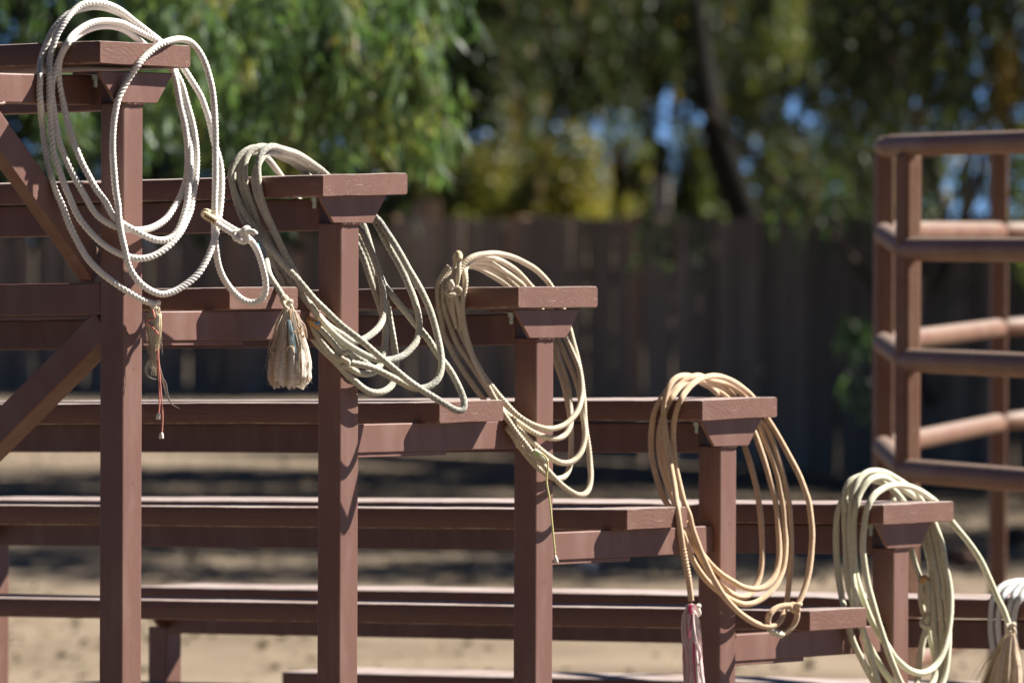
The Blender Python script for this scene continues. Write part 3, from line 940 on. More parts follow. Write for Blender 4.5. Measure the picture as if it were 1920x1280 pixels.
    for pts in ([(293, 652, 3.9), (296, 690), (298, 720), (299, 750), (298, 776, 3.9)], [(296, 655, 3.8), (299, 700), (303, 750), (305, 780), (303.5, 812, 3.8)]):
        c = add('pink_cord', root, lambda o, p=pts: rope_mesh('pink_cord', [p], 0, 0.055, prof_twist(2, 0.16, 0.25), 0.0009, 8, o), 'pink_cord')
        x, y = pts[-1][:2]
        tip = [(x, y - 2, 3.8), (x - 1, y + 4), (x - 1, y + 10, 3.8)]
        tp = link_mesh('frayed_tip', tube_mesh('frayed_tip', catmull(path3(tip, 0), 0.001), np.array([.07, .09, .12, .14, .15, .16])[np.minimum(5, np.arange(len(catmull(path3(tip, 0), 0.001))))] * IN, 8, org=np.array(root.location)), M['white_fibre'], c)
    wad = [(287, 598, 3.7), (278, 600), (276, 606), (283, 610), (289, 618, 3.6)]
    add('pink_thread', root, lambda o: rope_mesh('pink_thread', [wad, [(286, 580, 3.6), (288, 588), (290, 596, 3.6)], [(292, 620, 3.5), (297, 627, 3.6)]], 0, 0.07, None, 0.002, 8, o), 'pink_cord')


# ---- grey braided rope on the second plank
def rope_grey():
    r = 0.235; Rw = 1
    root = thing_rope('dirty grey braided rope slung low beside the second post, with frayed tassel and hide-tipped eye', Rw, (600, 500, 4))
    tail = [(541, 572, -4.0), (536, 566), (530, 556, -3.6), (521, 541, -3.2), (512, 528), (504, 513, -2.2), (498, 486, -0.6), (488, 462), (474, 436, 2.6), (460, 418), (450, 397, 4.2), (442, 374), (437, 350, 4.5), (436, 330), (440, 312, 4.7), (450, 297), (464, 287, 6.2), (484, 286), (500, 296, 10.5), (512, 310, 12.6),
            (528, 332, 13.6), (565, 380, 12.5), (630, 420, 10.8), (672, 428, 10.2), (679, 433, 10), (686, 450), (696, 472, 9.6), (702, 487), (709, 506), (714, 522), (718, 542, 8.9), (719, 560), (720, 578), (718, 596, 7.8), (710, 614), (696, 627, 6.0), (681, 636), (663, 640, 4.2), (646, 630, 3.0), (627, 619, 2.6), (610, 606), (597, 592, 2.5), (585, 575), (572, 553), (556, 517, 3.0), (545, 496), (530, 468), (520, 446),
            (508, 424, 3.4), (497, 403), (487, 380, 3.6), (480, 360), (477, 338, 3.7), (480, 318), (488, 300, 4.2), (502, 287, 5.4), (525, 289), (544, 292, 9.0), (562, 301), (578, 311, 12.0), (594, 323, 12.8), (620, 350), (650, 395, 11.2), (668, 455, 10.2), (676, 472), (684, 490), (691, 512), (699, 535), (707, 558, 9.2), (716, 585), (722, 612, 8.6), (722, 640), (719, 664), (711, 688, 6.4), (700, 690, 5.6), (681, 677, 4.4), (665, 666), (652, 656, 3.4), (640, 646),
            (622, 628, 2.9), (600, 600), (580, 572, 3.3), (560, 545), (543, 522, 3.9), (525, 493), (507, 460), (490, 430, 3.9), (477, 408), (466, 390, 3.9), (458, 368), (452, 347, 4.1), (449, 328), (451, 308, 4.3), (460, 292), (476, 281, 5.6), (500, 282), (522, 292, 9.5), (545, 303), (562, 314, 12.2), (580, 330, 13.0), (620, 380), (655, 420, 10.9), (676, 450, 10.4), (690, 484), (699, 510), (707, 534, 9.6), (716, 556), (726, 573), (730, 594, 9.0),
            (735, 621), (739, 646), (742, 672, 8.0), (742, 695), (738, 716, 6.6), (730, 727), (716, 735, 5.2), (700, 736), (681, 728, 3.9), (666, 715), (652, 703, 3.0), (637, 686), (617, 666, 2.8), (600, 650), (584, 630), (568, 609, 3.2), (557, 591), (546, 570), (536, 545, 3.8), (524, 516), (512, 490, 4.0), (500, 462), (489, 438), (481, 412, 3.7), (475, 392), (470, 376), (463, 356, 3.8), (459, 338), (458, 320, 4.0),
            (461, 298), (469, 284), (481, 276.5, 5.2), (496, 275), (512, 281, 7.4), (540, 289), (566, 304, 11.4), (590, 321, 12.8), (620, 345), (672, 385, 10.8), (705, 417, 9.9), (716, 439), (727, 459), (738, 478, 9.6), (748, 495), (758, 515), (766, 535), (775, 556, 9.0), (782, 580), (786, 604), (786, 622, 8.0), (782, 638), (772, 652), (757, 666, 6.2), (740, 672.5), (721, 675, 4.6), (700, 672), (678, 662, 3.2), (659, 651), (640, 638, 2.4), (625, 625), (610, 610), (597, 594, 2.2), (584, 575), (572, 555),
            (560, 526, 2.4), (545, 496), (535, 477), (525, 456, 2.7), (515, 435), (506, 415), (497, 394, 3.0), (490, 372), (486, 352), (484, 332, 3.2), (483, 313), (486, 297, 3.6), (491, 286), (501, 277, 4.4), (512, 274.5), (524, 278), (538, 282, 7.6), (556, 288), (575, 299, 10.8), (590, 310), (606, 322, 12.4), (640, 360), (680, 420, 10.9), (702, 490, 10.2), (715, 523), (722, 538, 9.4), (733, 551), (746, 567), (762, 586, 8.6), (776, 604), (797, 628), (811, 648, 8.0),
            (822, 666), (836, 683), (847, 699), (858, 720, 7.4), (867, 740), (871, 757), (870.5, 766, 7.0), (862, 771), (850, 766.5, 6.4), (834, 757), (811, 743, 5.2), (787, 728), (764, 712), (740, 692, 3.0), (721, 676), (702, 660, 1.9), (684, 644), (665, 629, 1.5), (645, 614), (627, 598), (610, 581, 1.4), (592, 564), (575, 544), (560, 526, 1.5), (545, 510), (531, 495), (519, 480, 2.0), (506, 465), (494, 450), (485, 439), (477, 427, 2.9),
            (470, 416), (462, 405), (455, 393, 3.4), (446, 376), (439, 358), (434, 340, 3.9), (432.5, 326), (434.5, 316), (440, 305.5, 4.2), (450, 292), (466, 280, 5.0), (484, 277), (504, 281, 7.0), (535, 291), (566, 308, 12.0), (600, 330, 12.8), (660, 375, 10.8), (711, 414, 9.7), (722, 431), (735, 450), (746, 468, 9.2), (756, 485), (766, 504), (779, 525), (789, 543, 8.6), (797, 559), (806, 580), (814, 605), (820, 629, 7.8), (825, 651), (828, 675), (827, 695, 6.8), (821, 711),
            (811, 721), (797, 727, 5.6), (780, 728), (765, 723), (750, 715, 4.2), (733, 706), (715, 697), (697, 689, 2.8), (678, 684), (661, 681, 2.0), (648, 678, 1.8)]
    add('rope', root, lambda o: rope_mesh('rope', [tail, [(644, 682, 2.6), (660, 692, 2.9), (673, 699), (688, 701, 4.4), (700, 698), (709, 690, 6.0)]], Rw, r, prof_braid(4, 1.5, 0.10), 0.0024, 16, o), 'grey_rope')
    eye = [(646, 672, 1.5), (632, 652), (615, 632, 1.5), (600, 616), (588, 606), (579, 601, 1.6), (582, 610, 1.9), (592, 626), (607, 646, 2.0), (622, 664), (636, 676, 2.0)]
    add('eye_loop', root, lambda o: rope_mesh('eye_loop', [eye], Rw, r * 0.86, prof_braid(4, 1.5, 0.10), 0.0024, 16, o), 'grey_rope')
    kc = P_at(645, 672, 1.4, Rw)
    add('knot', root, lambda o: rope_mesh('knot', [], Rw, r * 0.84, prof_braid(4, 1.5, 0.10), 0.0022, 14, o, [knot_curve(kc, 0.57 * IN, (0.35, 0.25, 2.2), (1.0, 1.0, 0.7))]), 'grey_rope')
    add('rope_end', root, lambda o: rope_mesh('rope_end', [[(641, 671, 0.9), (645, 675, 0.75), (650, 676, 0.8), (653, 679, 0.95)]], Rw, r * 0.72, None, 0.0022, 12, o), 'beige_rope')
    g = [(600, 613.5, 1.5), (593, 608), (585, 602.5, 1.4), (578, 599.5), (575.5, 603, 1.8), (579, 609), (584, 615, 2.0)]
    gl = add('hide_guard', root, lambda o: rope_mesh('hide_guard', [g], Rw, r * 1.16, None, 0.002, 18, o), 'leather')
    parts = []
    for (x, y) in ((580, 598.5), (587, 601)):
        p = P_at(x, y, 1.12, Rw); parts.append(tube_arrays(np.array([p - CR * 0.002 - CU * .0006, p + CR * 0.002 + CU * .0008]), 0.0011, 6, True))
    V, F, _ = merge(parts)
    link_mesh('stitching', np_mesh('stitching', V - np.array(root.location), F), M['dark_hole'], gl)
    bt = [(592, 608, 1.12), (596, 606, 1.08), (600, 603, 1.2)]
    link_mesh('blue_thread', rope_mesh('blue_thread', [bt], Rw, 0.085, None, 0.001, 8, np.array(root.location)), M['blue_thread'], gl)
    tk = P_at(541, 574, -4.2, Rw)
    add('tail_knot', root, lambda o: rope_mesh('tail_knot', [], Rw, r * 0.55, None, 0.0019, 12, o, [knot_curve(tk, 0.40 * IN, (0.3, 0.6, 0.4), (0.95, 1.15, 0.9)), wrap_path(P_at(532, 560, -3.8, Rw), P_at(541, 573, -4.1, Rw), 0.21 * IN, 5)]), 'beige_rope')

    def tassel(o):
        cols = [(0.72, 0.62, 0.51), (0.78, 0.70, 0.60), (0.66, 0.53, 0.40), (0.80, 0.74, 0.66), (0.45, 0.28, 0.13)]
        A = fibres(P_at(540, 579, -4.2, Rw), 1.12, 5.1, 700, 13, cols, (0.012, 0.034), (0.10, 0), 0.35, 0.9, 0.34, 1.0)
        B = fibres(P_at(541, 581, -4.3, Rw), 0.95, 4.4, 70, 14, [(0.75, 0.66, 0.54), (0.6, 0.42, 0.25)], (0.05, 0.075), (0.15, -0.15), 0.2, 0.9, 0.35, 1.0)
        D = fibres(P_at(541, 600, -4.9, Rw), 0.28, 3.0, 16, 15, [(0.42, 0.58, 0.66), (0.52, 0.62, 0.66)], (0.03, 0.05), (0.35, 0), 0.15, 0.9, 0.4, 1.0)
        Cc = []
        tan = (0.68, 0.54, 0.38)
        for L_, rr in (([(523, 622, -4.6), (515, 640), (507, 656), (510, 661), (518, 660), (526, 660, -4.6)], .05), ([(556, 620, -4.6), (566, 652), (574, 690), (579, 716, -4.4)], .055),
                       ([(548, 622, -5.0), (558, 624), (567, 622, -5.2)], .05), ([(557, 615, -5.1), (561, 622), (560, 628, -5.1)], .045), ([(537, 660, -5.1), (539, 651), (547, 650), (550, 657, -5.2)], .05),
                       ([(540, 671, -5.1), (548, 676), (553, 690), (556, 702, -5.2)], .04), ([(520, 668, -5.0), (526, 655), (533, 647, -5.2)], .05)):
            P = catmull(path3(L_, Rw), 0.002); Cc.append((*tube_arrays(P, rr * IN, 6, False), tan))
        rs = np.random.default_rng(18)
        for _ in range(150):
            a = rs.random() * 6.28; b = rs.random()
            p = P_at(542 + (rs.random() - .5) * (20 + 50 * b), 610 + b * 105, -4.3, Rw)
            d_ = (math.cos(a) * CR + math.sin(a) * CF) * (0.1 + 0.3 * rs.random()) * IN
            Cc.append((*tube_arrays(np.array([p, p + d_ * .5 - CU * .002, p + d_ - CU * 0.006]), 0.008 * IN, 3, False), (0.72, 0.64, 0.54)))
        core = tassel_body([(541, 577, -4.2), (542, 595), (543, 620), (544, 650), (544, 680), (544, 706), (543, 716, -4.2)], [.14, .44, .70, .98, 1.16, 1.18, 1.0], Rw, 6, cols[:4])
        V, F, T = merge([core, A, B, D] + Cc)
        return np_mesh('tassel', V - o, F, True, T)
    add('tassel', root, tassel, 'fibre', kind='stuff')


# ---- beige twisted rope on the third plank
def rope_beige():
    r = 0.215; Rw = 2
    root = thing_rope('beige tightly twisted rope with a thin yellow cord hanging from it, on the third plank', Rw, (960, 680, 4))
    sC = [(831, 626, 3.9), (841, 645), (851, 666), (864, 687, 3.2), (877, 707), (891, 727), (906, 747, 2.6), (922, 768), (939, 788, 2.4), (957, 810), (973, 834, 2.2), (990, 856), (1009, 877, 2.4), (1024, 889), (1038, 896, 3.4), (1050, 897), (1060, 892, 5.4), (1067, 880), (1070, 861, 7.0), (1071, 834), (1071, 804), (1068, 775, 8.2), (1063, 748), (1058, 725), (1052, 706, 8.9), (1044, 683), (1038, 662, 9.5), (1030, 640), (1014, 600, 11), (985, 565, 12.5), (952, 536, 13.2)]
    aC = [(940, 527), (919, 514.5, 11.5), (896, 502), (880, 499, 7.0), (866, 500), (852, 508, 5.0)]
    fB = [(840, 519), (832, 536, 4.0), (831, 560), (836, 586, 3.9), (845, 612), (852, 632, 3.6), (862, 652), (873, 668), (884, 684, 3.0), (895, 701), (908, 720), (921, 740, 2.4), (935, 760), (953, 778, 2.3), (976, 795), (994, 807, 2.5), (1012, 816), (1031, 821, 3.7), (1048, 821), (1060, 815, 6.0), (1068, 802), (1071, 786, 7.4), (1070, 770), (1068, 748, 8.4), (1066, 728), (1061, 708, 8.9), (1055, 690), (1047, 667), (1040, 644, 9.6), (1026, 615), (1000, 570, 11.4), (970, 539, 12.8)]
    aB = [(959, 530), (945, 519, 11.2), (926, 508), (910, 501, 8.2), (892, 498), (876, 499, 5.4), (860, 506)]
    fE = [(846, 520, 3.8), (840, 538), (841, 562, 3.6), (850, 592), (862, 618, 3.2), (875, 645), (889, 672), (905, 702, 2.5), (921, 730), (937, 760, 2.0), (952, 785), (967, 801, 1.9), (984, 816), (1000, 831), (1016, 845, 2.3), (1033, 858), (1048, 866, 3.8), (1064, 867.5), (1078, 862, 5.8), (1089, 849), (1095, 831, 7.2), (1097, 812), (1095, 793), (1091, 765, 8.2), (1087, 740), (1083, 722), (1076, 702, 9.0), (1068, 683), (1058, 662), (1049, 642, 9.7), (1030, 605), (1005, 565, 11.6), (983, 538, 12.6)]
    aE = [(971, 527.5), (955, 515, 11.0), (938, 504), (920, 494.5, 8.0), (902, 491), (884, 492, 4.8), (868, 500)]
    fA = [(858, 514, 3.4), (853, 535), (855, 562, 3.2), (862, 592), (870, 620, 2.9), (880, 647), (887, 669, 2.6), (897, 687), (907, 704), (919, 720, 2.0), (930, 735), (941, 748), (952, 760, 1.6), (966, 775), (984, 788, 1.6), (1001, 797), (1021, 803, 2.4), (1039, 803), (1057, 797, 4.4), (1071, 786), (1082, 772, 6.4), (1088, 757), (1091, 738, 7.8), (1090, 717), (1087, 694, 8.6), (1079, 673), (1071, 655), (1063, 636, 9.6), (1048, 605), (1020, 560, 11), (995, 537, 12.0)]
    aA = [(985, 525), (972, 511, 10.8), (953, 497), (934, 487, 8.0), (912, 484), (893, 485, 4.6), (880, 494), (871, 506)]
    fD = [(873, 522, 2.5), (870.5, 545), (867.5, 562, 2.5), (867, 584), (869.5, 607, 2.6), (874.5, 630), (880, 650, 2.6), (887, 671), (897, 691, 2.3), (910, 714, 2.0), (925, 742), (941, 770, 1.3), (953, 788), (967, 809, 1.2), (984, 830), (1000, 851), (1016, 869, 1.5), (1034, 890), (1050, 906, 2.8), (1068, 920), (1085, 928.5, 4.6), (1097, 926), (1105, 914, 6.0), (1108, 893), (1106, 864, 7.2), (1103, 834), (1099, 809), (1096, 782, 8.0), (1095, 758), (1093, 735), (1090, 710, 8.8), (1086, 688), (1080, 662), (1075, 644), (1069, 619, 9.8), (1060, 590), (1046, 560, 10.8), (1033, 536, 11.6)]
    aD = [(1019, 519), (1004, 505, 10.4), (985, 493.5), (966, 484), (946, 478, 7.4), (926, 475), (909, 476.5, 4.6), (894, 479), (880, 485, 3.2), (868, 496), (860, 512, 2.6), (855, 528), (851, 541, 2.3)]
    # hidden strand ends tuck under the bundle
    start = [(842, 499, 4.4), (832, 512), (825, 525, 4.2), (821, 540), (821, 556), (822.5, 573, 4.1), (827, 594)]
    add('rope', root, lambda o: rope_mesh('rope', [start + sC + aC + fB + aB + fE + aE + fA + aA + fD + aD], Rw, r, prof_twist(3, 0.66, 0.36), 0.0014, 16, o), 'beige_rope')
    eye = [(853, 541, 2.4), (858, 526), (859.5, 510, 2.0), (861, 494), (861.5, 482, 2.3), (859, 477, 2.8), (855, 481, 3.1), (853.5, 497, 3.2), (851, 514), (849, 531, 2.8)]
    add('eye_loop', root, lambda o: rope_mesh('eye_loop', [eye], Rw, r * 0.86, prof_twist(3, 0.66, 0.36), 0.0014, 14, o), 'beige_rope')
    legs = [[(851, 548, 2.4), (855, 556), (859, 572, 2.4), (863, 598, 2.6), (866, 620, 2.7)], [(848, 553, 2.5), (848, 566, 2.6), (851, 590, 2.8), (857, 615, 2.9)]]
    add('doubled_leg', root, lambda o: rope_mesh('doubled_leg', legs, Rw, r * 0.92, prof_twist(3, 0.66, 0.36), 0.0014, 14, o), 'beige_rope')
    kc = P_at(850, 543, 2.2, Rw)
    add('knot', root, lambda o: rope_mesh('knot', [], Rw, r * 0.86, prof_twist(3, 0.62, 0.22), 0.0014, 14, o, [knot_curve(kc, 0.55 * IN, (0.4, 0.2, 1.2), (0.95, 1.0, 0.75))]), 'beige_rope')
    add('rope_end', root, lambda o: rope_mesh('rope_end', [[(847, 536, 1.9), (845, 531, 1.7), (842, 527, 1.7)]], Rw, r * 1.05, None, 0.0014, 14, o), 'beige_rope')
    g = [(860.8, 487, 2.1), (861.5, 480, 2.3), (858.6, 475.8, 2.8), (855, 480, 3.1), (854.4, 490, 3.2)]
    add('hide_guard', root, lambda o: rope_mesh('hide_guard', [g], Rw, r * 1.1, None, 0.0016, 16, o), 'pale_leather')
    endp = [(1000, 846, 1.4), (1008, 851), (1017, 859), (1024, 866, 1.6)]
    add('taped_end', root, lambda o: rope_mesh('taped_end', [endp], Rw, r * 1.25, None, 0.002, 12, o), 'tape')
    add('green_wrap', root, lambda o: rope_mesh('green_wrap', [[(1003, 848, .9), (1008, 846), (1010, 851, .9), (1007, 855), (1004, 851, .9)]], Rw, 0.05, None, 0.001, 8, o), 'green_cord')
    cord = [(1007, 848, .9), (1014, 849), (1022, 854, .9), (1027, 862), (1028, 874, 1.0), (1025.5, 886), (1024.5, 896), (1026, 912, 1.0), (1030, 932), (1032, 950), (1036, 990), (1039, 1020), (1041.5, 1042, 1.0)]
    cd = add('yellow_cord', root, lambda o: rope_mesh('yellow_cord', [cord], Rw, 0.062, None, 0.0016, 8, o), 'lime_cord')
    tip = path3([(1041, 1040, 1.0), (1042.5, 1048), (1043.5, 1056, 1.0)], Rw)
    link_mesh('frayed_tip', tube_mesh('frayed_tip', tip, np.array([.06, .13, .17]) * IN, 8, org=np.array(root.location)), M['white_fibre'], cd)


# ---- tan rope on the fourth plank
def rope_tan():
    r = 0.222; Rw = 3
    root = thing_rope('smooth orange-tan rope with a pink and white tassel, on the fourth plank', Rw, (1340, 900, 4))
    tail = [(1296, 1126, -1.4), (1293.5, 1105), (1291, 1086, -1.8), (1287.5, 1068), (1283.5, 1047), (1279.5, 1023, -2.2), (1276, 999), (1273.5, 980), (1271, 959, -2.3), (1268, 937), (1265, 915, -0.8), (1261, 892), (1257, 871, 0.3), (1254, 851), (1251, 834, 0.9), (1248, 815), (1246, 796, 1.2), (1244.5, 777), (1245, 759, 1.4), (1248.5, 740), (1254, 725, 1.7), (1261, 714), (1271, 706.5, 2.6), (1284, 704), (1297, 706, 5), (1320, 716), (1335, 728, 8.6), (1348, 741, 9.8),
            (1365, 770, 10.2), (1390, 820, 9.4), (1397, 838, 9.2), (1406, 866), (1413, 892, 8.8), (1419.5, 918), (1423, 943), (1426.5, 969, 8.2), (1428, 995), (1429.5, 1031, 7.4), (1428.5, 1060), (1424, 1083, 6.4), (1417, 1098), (1408, 1112, 5.4), (1396, 1119), (1381, 1117, 4.2), (1365, 1108), (1351, 1097, 2.9), (1336, 1081), (1322, 1060, 2.0), (1308, 1035), (1296, 1008, 1.9), (1285, 980), (1272, 950, 1.7), (1262, 920), (1252, 888, 1.7), (1245, 855), (1242, 830, 1.8), (1240, 805), (1244, 780, 1.9),
            (1251, 762), (1258, 748), (1268, 732, 2.3), (1281, 719), (1296, 712, 4.0), (1314, 713), (1332, 719, 7.0), (1350, 724), (1367, 734, 9.6), (1380, 748, 10.2), (1400, 785, 9.8), (1415, 812, 9.4), (1425, 840), (1435, 869, 9.0), (1444, 900), (1451, 926), (1456, 952, 8.4), (1459, 986), (1461, 1015, 7.6), (1461, 1044), (1456.5, 1069, 6.6), (1447, 1088), (1431, 1101.5, 5.2), (1414, 1104), (1392, 1100, 3.6), (1371, 1088), (1351, 1075, 2.4), (1332, 1057), (1318, 1040, 1.8), (1304, 1020), (1290, 998, 1.4), (1277, 970), (1263, 938, 1.4), (1250, 905), (1240, 872, 1.9), (1236, 845), (1235.5, 821, 2.1), (1238, 800),
            (1245, 776, 2.2), (1251, 758), (1259, 740, 2.4), (1268, 726), (1280, 715), (1295, 707.5, 3.6), (1310, 704), (1327, 710, 6.2), (1344, 714), (1362, 719, 8.6), (1380, 729), (1396, 743, 10.2), (1412, 770, 10.2), (1427, 806, 9.8), (1438, 835), (1450, 866, 9.2), (1459, 897), (1464, 926), (1468.5, 952, 8.4), (1471, 986), (1473, 1008, 7.8), (1472, 1040), (1469, 1064, 7.0), (1461, 1085), (1451, 1102, 5.8), (1437, 1116), (1417, 1129, 4.4), (1397, 1132.5), (1379, 1128, 3.0), (1361, 1118), (1345, 1106, 2.0), (1327, 1090), (1310.5, 1069, 1.5), (1297, 1046), (1287.5, 1020, 1.4), (1277, 990), (1262, 958, 1.6),
            (1246, 937), (1238.5, 917, 2.3), (1231, 895), (1225, 871, 2.7), (1221, 847), (1220.5, 821, 2.9), (1222.5, 797), (1226, 776, 2.9), (1232, 760), (1238, 750, 3.0), (1246, 738), (1258, 726, 3.4), (1276, 716), (1300, 712, 5.0), (1325, 722, 7.8), (1355, 738, 10.4), (1385, 765), (1415, 785, 10.2), (1430, 792, 10.0), (1445, 818), (1456, 849, 9.4), (1466, 883), (1474, 914), (1479.5, 943, 8.6), (1482, 986), (1483.5, 1020, 8.0), (1482.5, 1060), (1480, 1090, 7.2), (1477, 1115), (1474, 1134, 6.4), (1469.5, 1148), (1464.5, 1161, 5.4), (1455, 1171.5), (1442, 1174.5, 4.4),
            (1424, 1171), (1406, 1162, 3.0), (1387.5, 1149), (1371, 1133, 1.7), (1358, 1118), (1345, 1098), (1333.5, 1077, 1.0), (1323.5, 1055), (1314, 1034, .9), (1305.5, 1011), (1298, 990, .7), (1292, 963, 0.5), (1283, 943), (1277, 921, 0.8), (1271, 896), (1266, 871, 1.2), (1263.5, 845), (1262, 821, 1.4), (1262.5, 803), (1265, 783, 1.5), (1270, 765), (1276, 749, 1.6), (1285, 734), (1295, 722.5, 2.2), (1310, 712), (1325, 706.5, 4.0), (1340, 704.5), (1355, 707, 6.4), (1372, 714), (1390, 725.5, 8.8), (1405, 738), (1414, 748, 10.0),
            (1427, 767, 10.2), (1440, 787, 10.0), (1454, 809), (1469, 835, 9.6), (1483, 861), (1497, 887), (1507, 912, 9.0), (1516, 938), (1520, 966), (1523, 998, 8.2), (1522, 1023), (1519, 1056), (1514, 1085, 7.0), (1506, 1110), (1497, 1130, 6.0), (1491, 1139, 5.7)]
    add('rope', root, lambda o: rope_mesh('rope', [tail], Rw, r, prof_twist(4, 0.62, 0.10), 0.0021, 16, o), 'tan_rope')
    eye = [(1490, 1136, 5.6), (1480, 1134.5), (1465, 1136, 4.8), (1451, 1142), (1442, 1152, 4.0), (1439, 1163), (1443, 1176, 4.6), (1453, 1185), (1466, 1188, 5.6), (1478, 1182), (1490, 1168, 6.0), (1495.5, 1152), (1494, 1140, 5.9)]
    add('eye_loop', root, lambda o: rope_mesh('eye_loop', [eye], Rw, r * 1.0, None, 0.0028, 14, o), 'tan_rope')
    kc = P_at(1491, 1138, 5.5, Rw)
    add('knot', root, lambda o: rope_mesh('knot', [], Rw, r * 0.82, None, 0.002, 14, o, [knot_curve(kc, 0.46 * IN, (0.5, 0.4, 0.2), (1.0, 0.75, 0.8))]), 'tan_rope')
    g = [(1443, 1177, 4.6), (1450, 1183.5), (1458, 1187.5, 5.2), (1466, 1188.5, 5.6)]
    add('taped_wear_patch', root, lambda o: rope_mesh('taped_wear_patch', [g], Rw, r * 1.22, lambda s, th: 1 + 0.06 * np.sin(s * 900 + 3 * th), 0.0016, 16, o), 'tape')
    add('tail_wrap', root, lambda o: rope_mesh('tail_wrap', [], Rw, r * 0.34, None, 0.002, 10, o, [wrap_path(P_at(1280.5, 1029, -2.2, Rw), P_at(1291, 1086, -1.8, Rw), r * 0.86 * IN, 9)]), 'tan_rope')
    kc2 = P_at(1305, 1143, -1.1, Rw)
    add('tail_knot', root, lambda o: rope_mesh('tail_knot', [], Rw, r * 0.62, None, 0.002, 12, o, [knot_curve(kc2, 0.42 * IN, (0.4, 0.3, 0.4), (0.9, 1.05, 0.8))]), 'white_fibre')

    def tassel(o):
        cols = [(0.78, 0.68, 0.65), (0.80, 0.74, 0.70), (0.76, 0.58, 0.57), (0.78, 0.74, 0.69), (0.74, 0.25, 0.36)]
        A = fibres(P_at(1295, 1132, -1.6, Rw), 0.68, 8.4, 110, 23, cols, (0.014, 0.034), (0.25, 0), 0.30, 0.6, 0.5, 0.9)
        D = merge([fibres(P_at(1302, 1200, -1.9, Rw), 0.3, 5.6, 16, 25, [(0.80, 0.06, 0.26)], (0.05, 0.08), (0.22, 0), 0.12, 0.6, 0.5, 1.0), fibres(P_at(1294, 1133, -1.9, Rw), 0.2, 2.6, 8, 26, [(0.78, 0.10, 0.26)], (0.05, 0.07), (-0.1, 0), 0.1, 0.6, 0.5, 1.0)])
        E_ = fibres(P_at(1292, 1180, -1.3, Rw), 0.42, 6.0, 60, 27, [(0.62, 0.46, 0.28), (0.66, 0.54, 0.38)], (0.02, 0.05), (-0.05, 0), 0.1, 0.6, 0.7, 0.9)
        Cc = []
        for L_ in ([(1286, 1140, -2.0), (1280, 1165), (1280, 1200), (1290, 1225), (1300, 1240, -2.0)], [(1300, 1140, -2.0), (1300, 1168), (1306, 1200), (1314, 1228), (1310, 1248, -2.0)], [(1290, 1160, -2.1), (1298, 1196), (1312, 1222), (1312, 1246, -2.0)], [(1283, 1150, -2.0), (1287, 1196), (1296, 1228), (1305, 1262, -2.0)]):
            P = catmull(path3(L_, Rw), 0.003); Cc.append((*tube_arrays(P, 0.05 * IN, 6, False), (0.78, 0.66, 0.64)))
        core = tassel_body([(1295, 1130, -1.6), (1293, 1150), (1294, 1180), (1297, 1215), (1300, 1250), (1302, 1290), (1303, 1330, -1.6)], [.10, .46, .55, .55, .60, .66, .5], Rw, 7, [(0.80, 0.72, 0.68), (0.78, 0.64, 0.62), (0.80, 0.74, 0.66), (0.78, 0.40, 0.46)])
        V, F, T = merge([core, A, D, E_] + Cc)
        return np_mesh('tassel', V - o, F, True, T)
    add('tassel', root, tassel, 'fibre', kind='stuff')


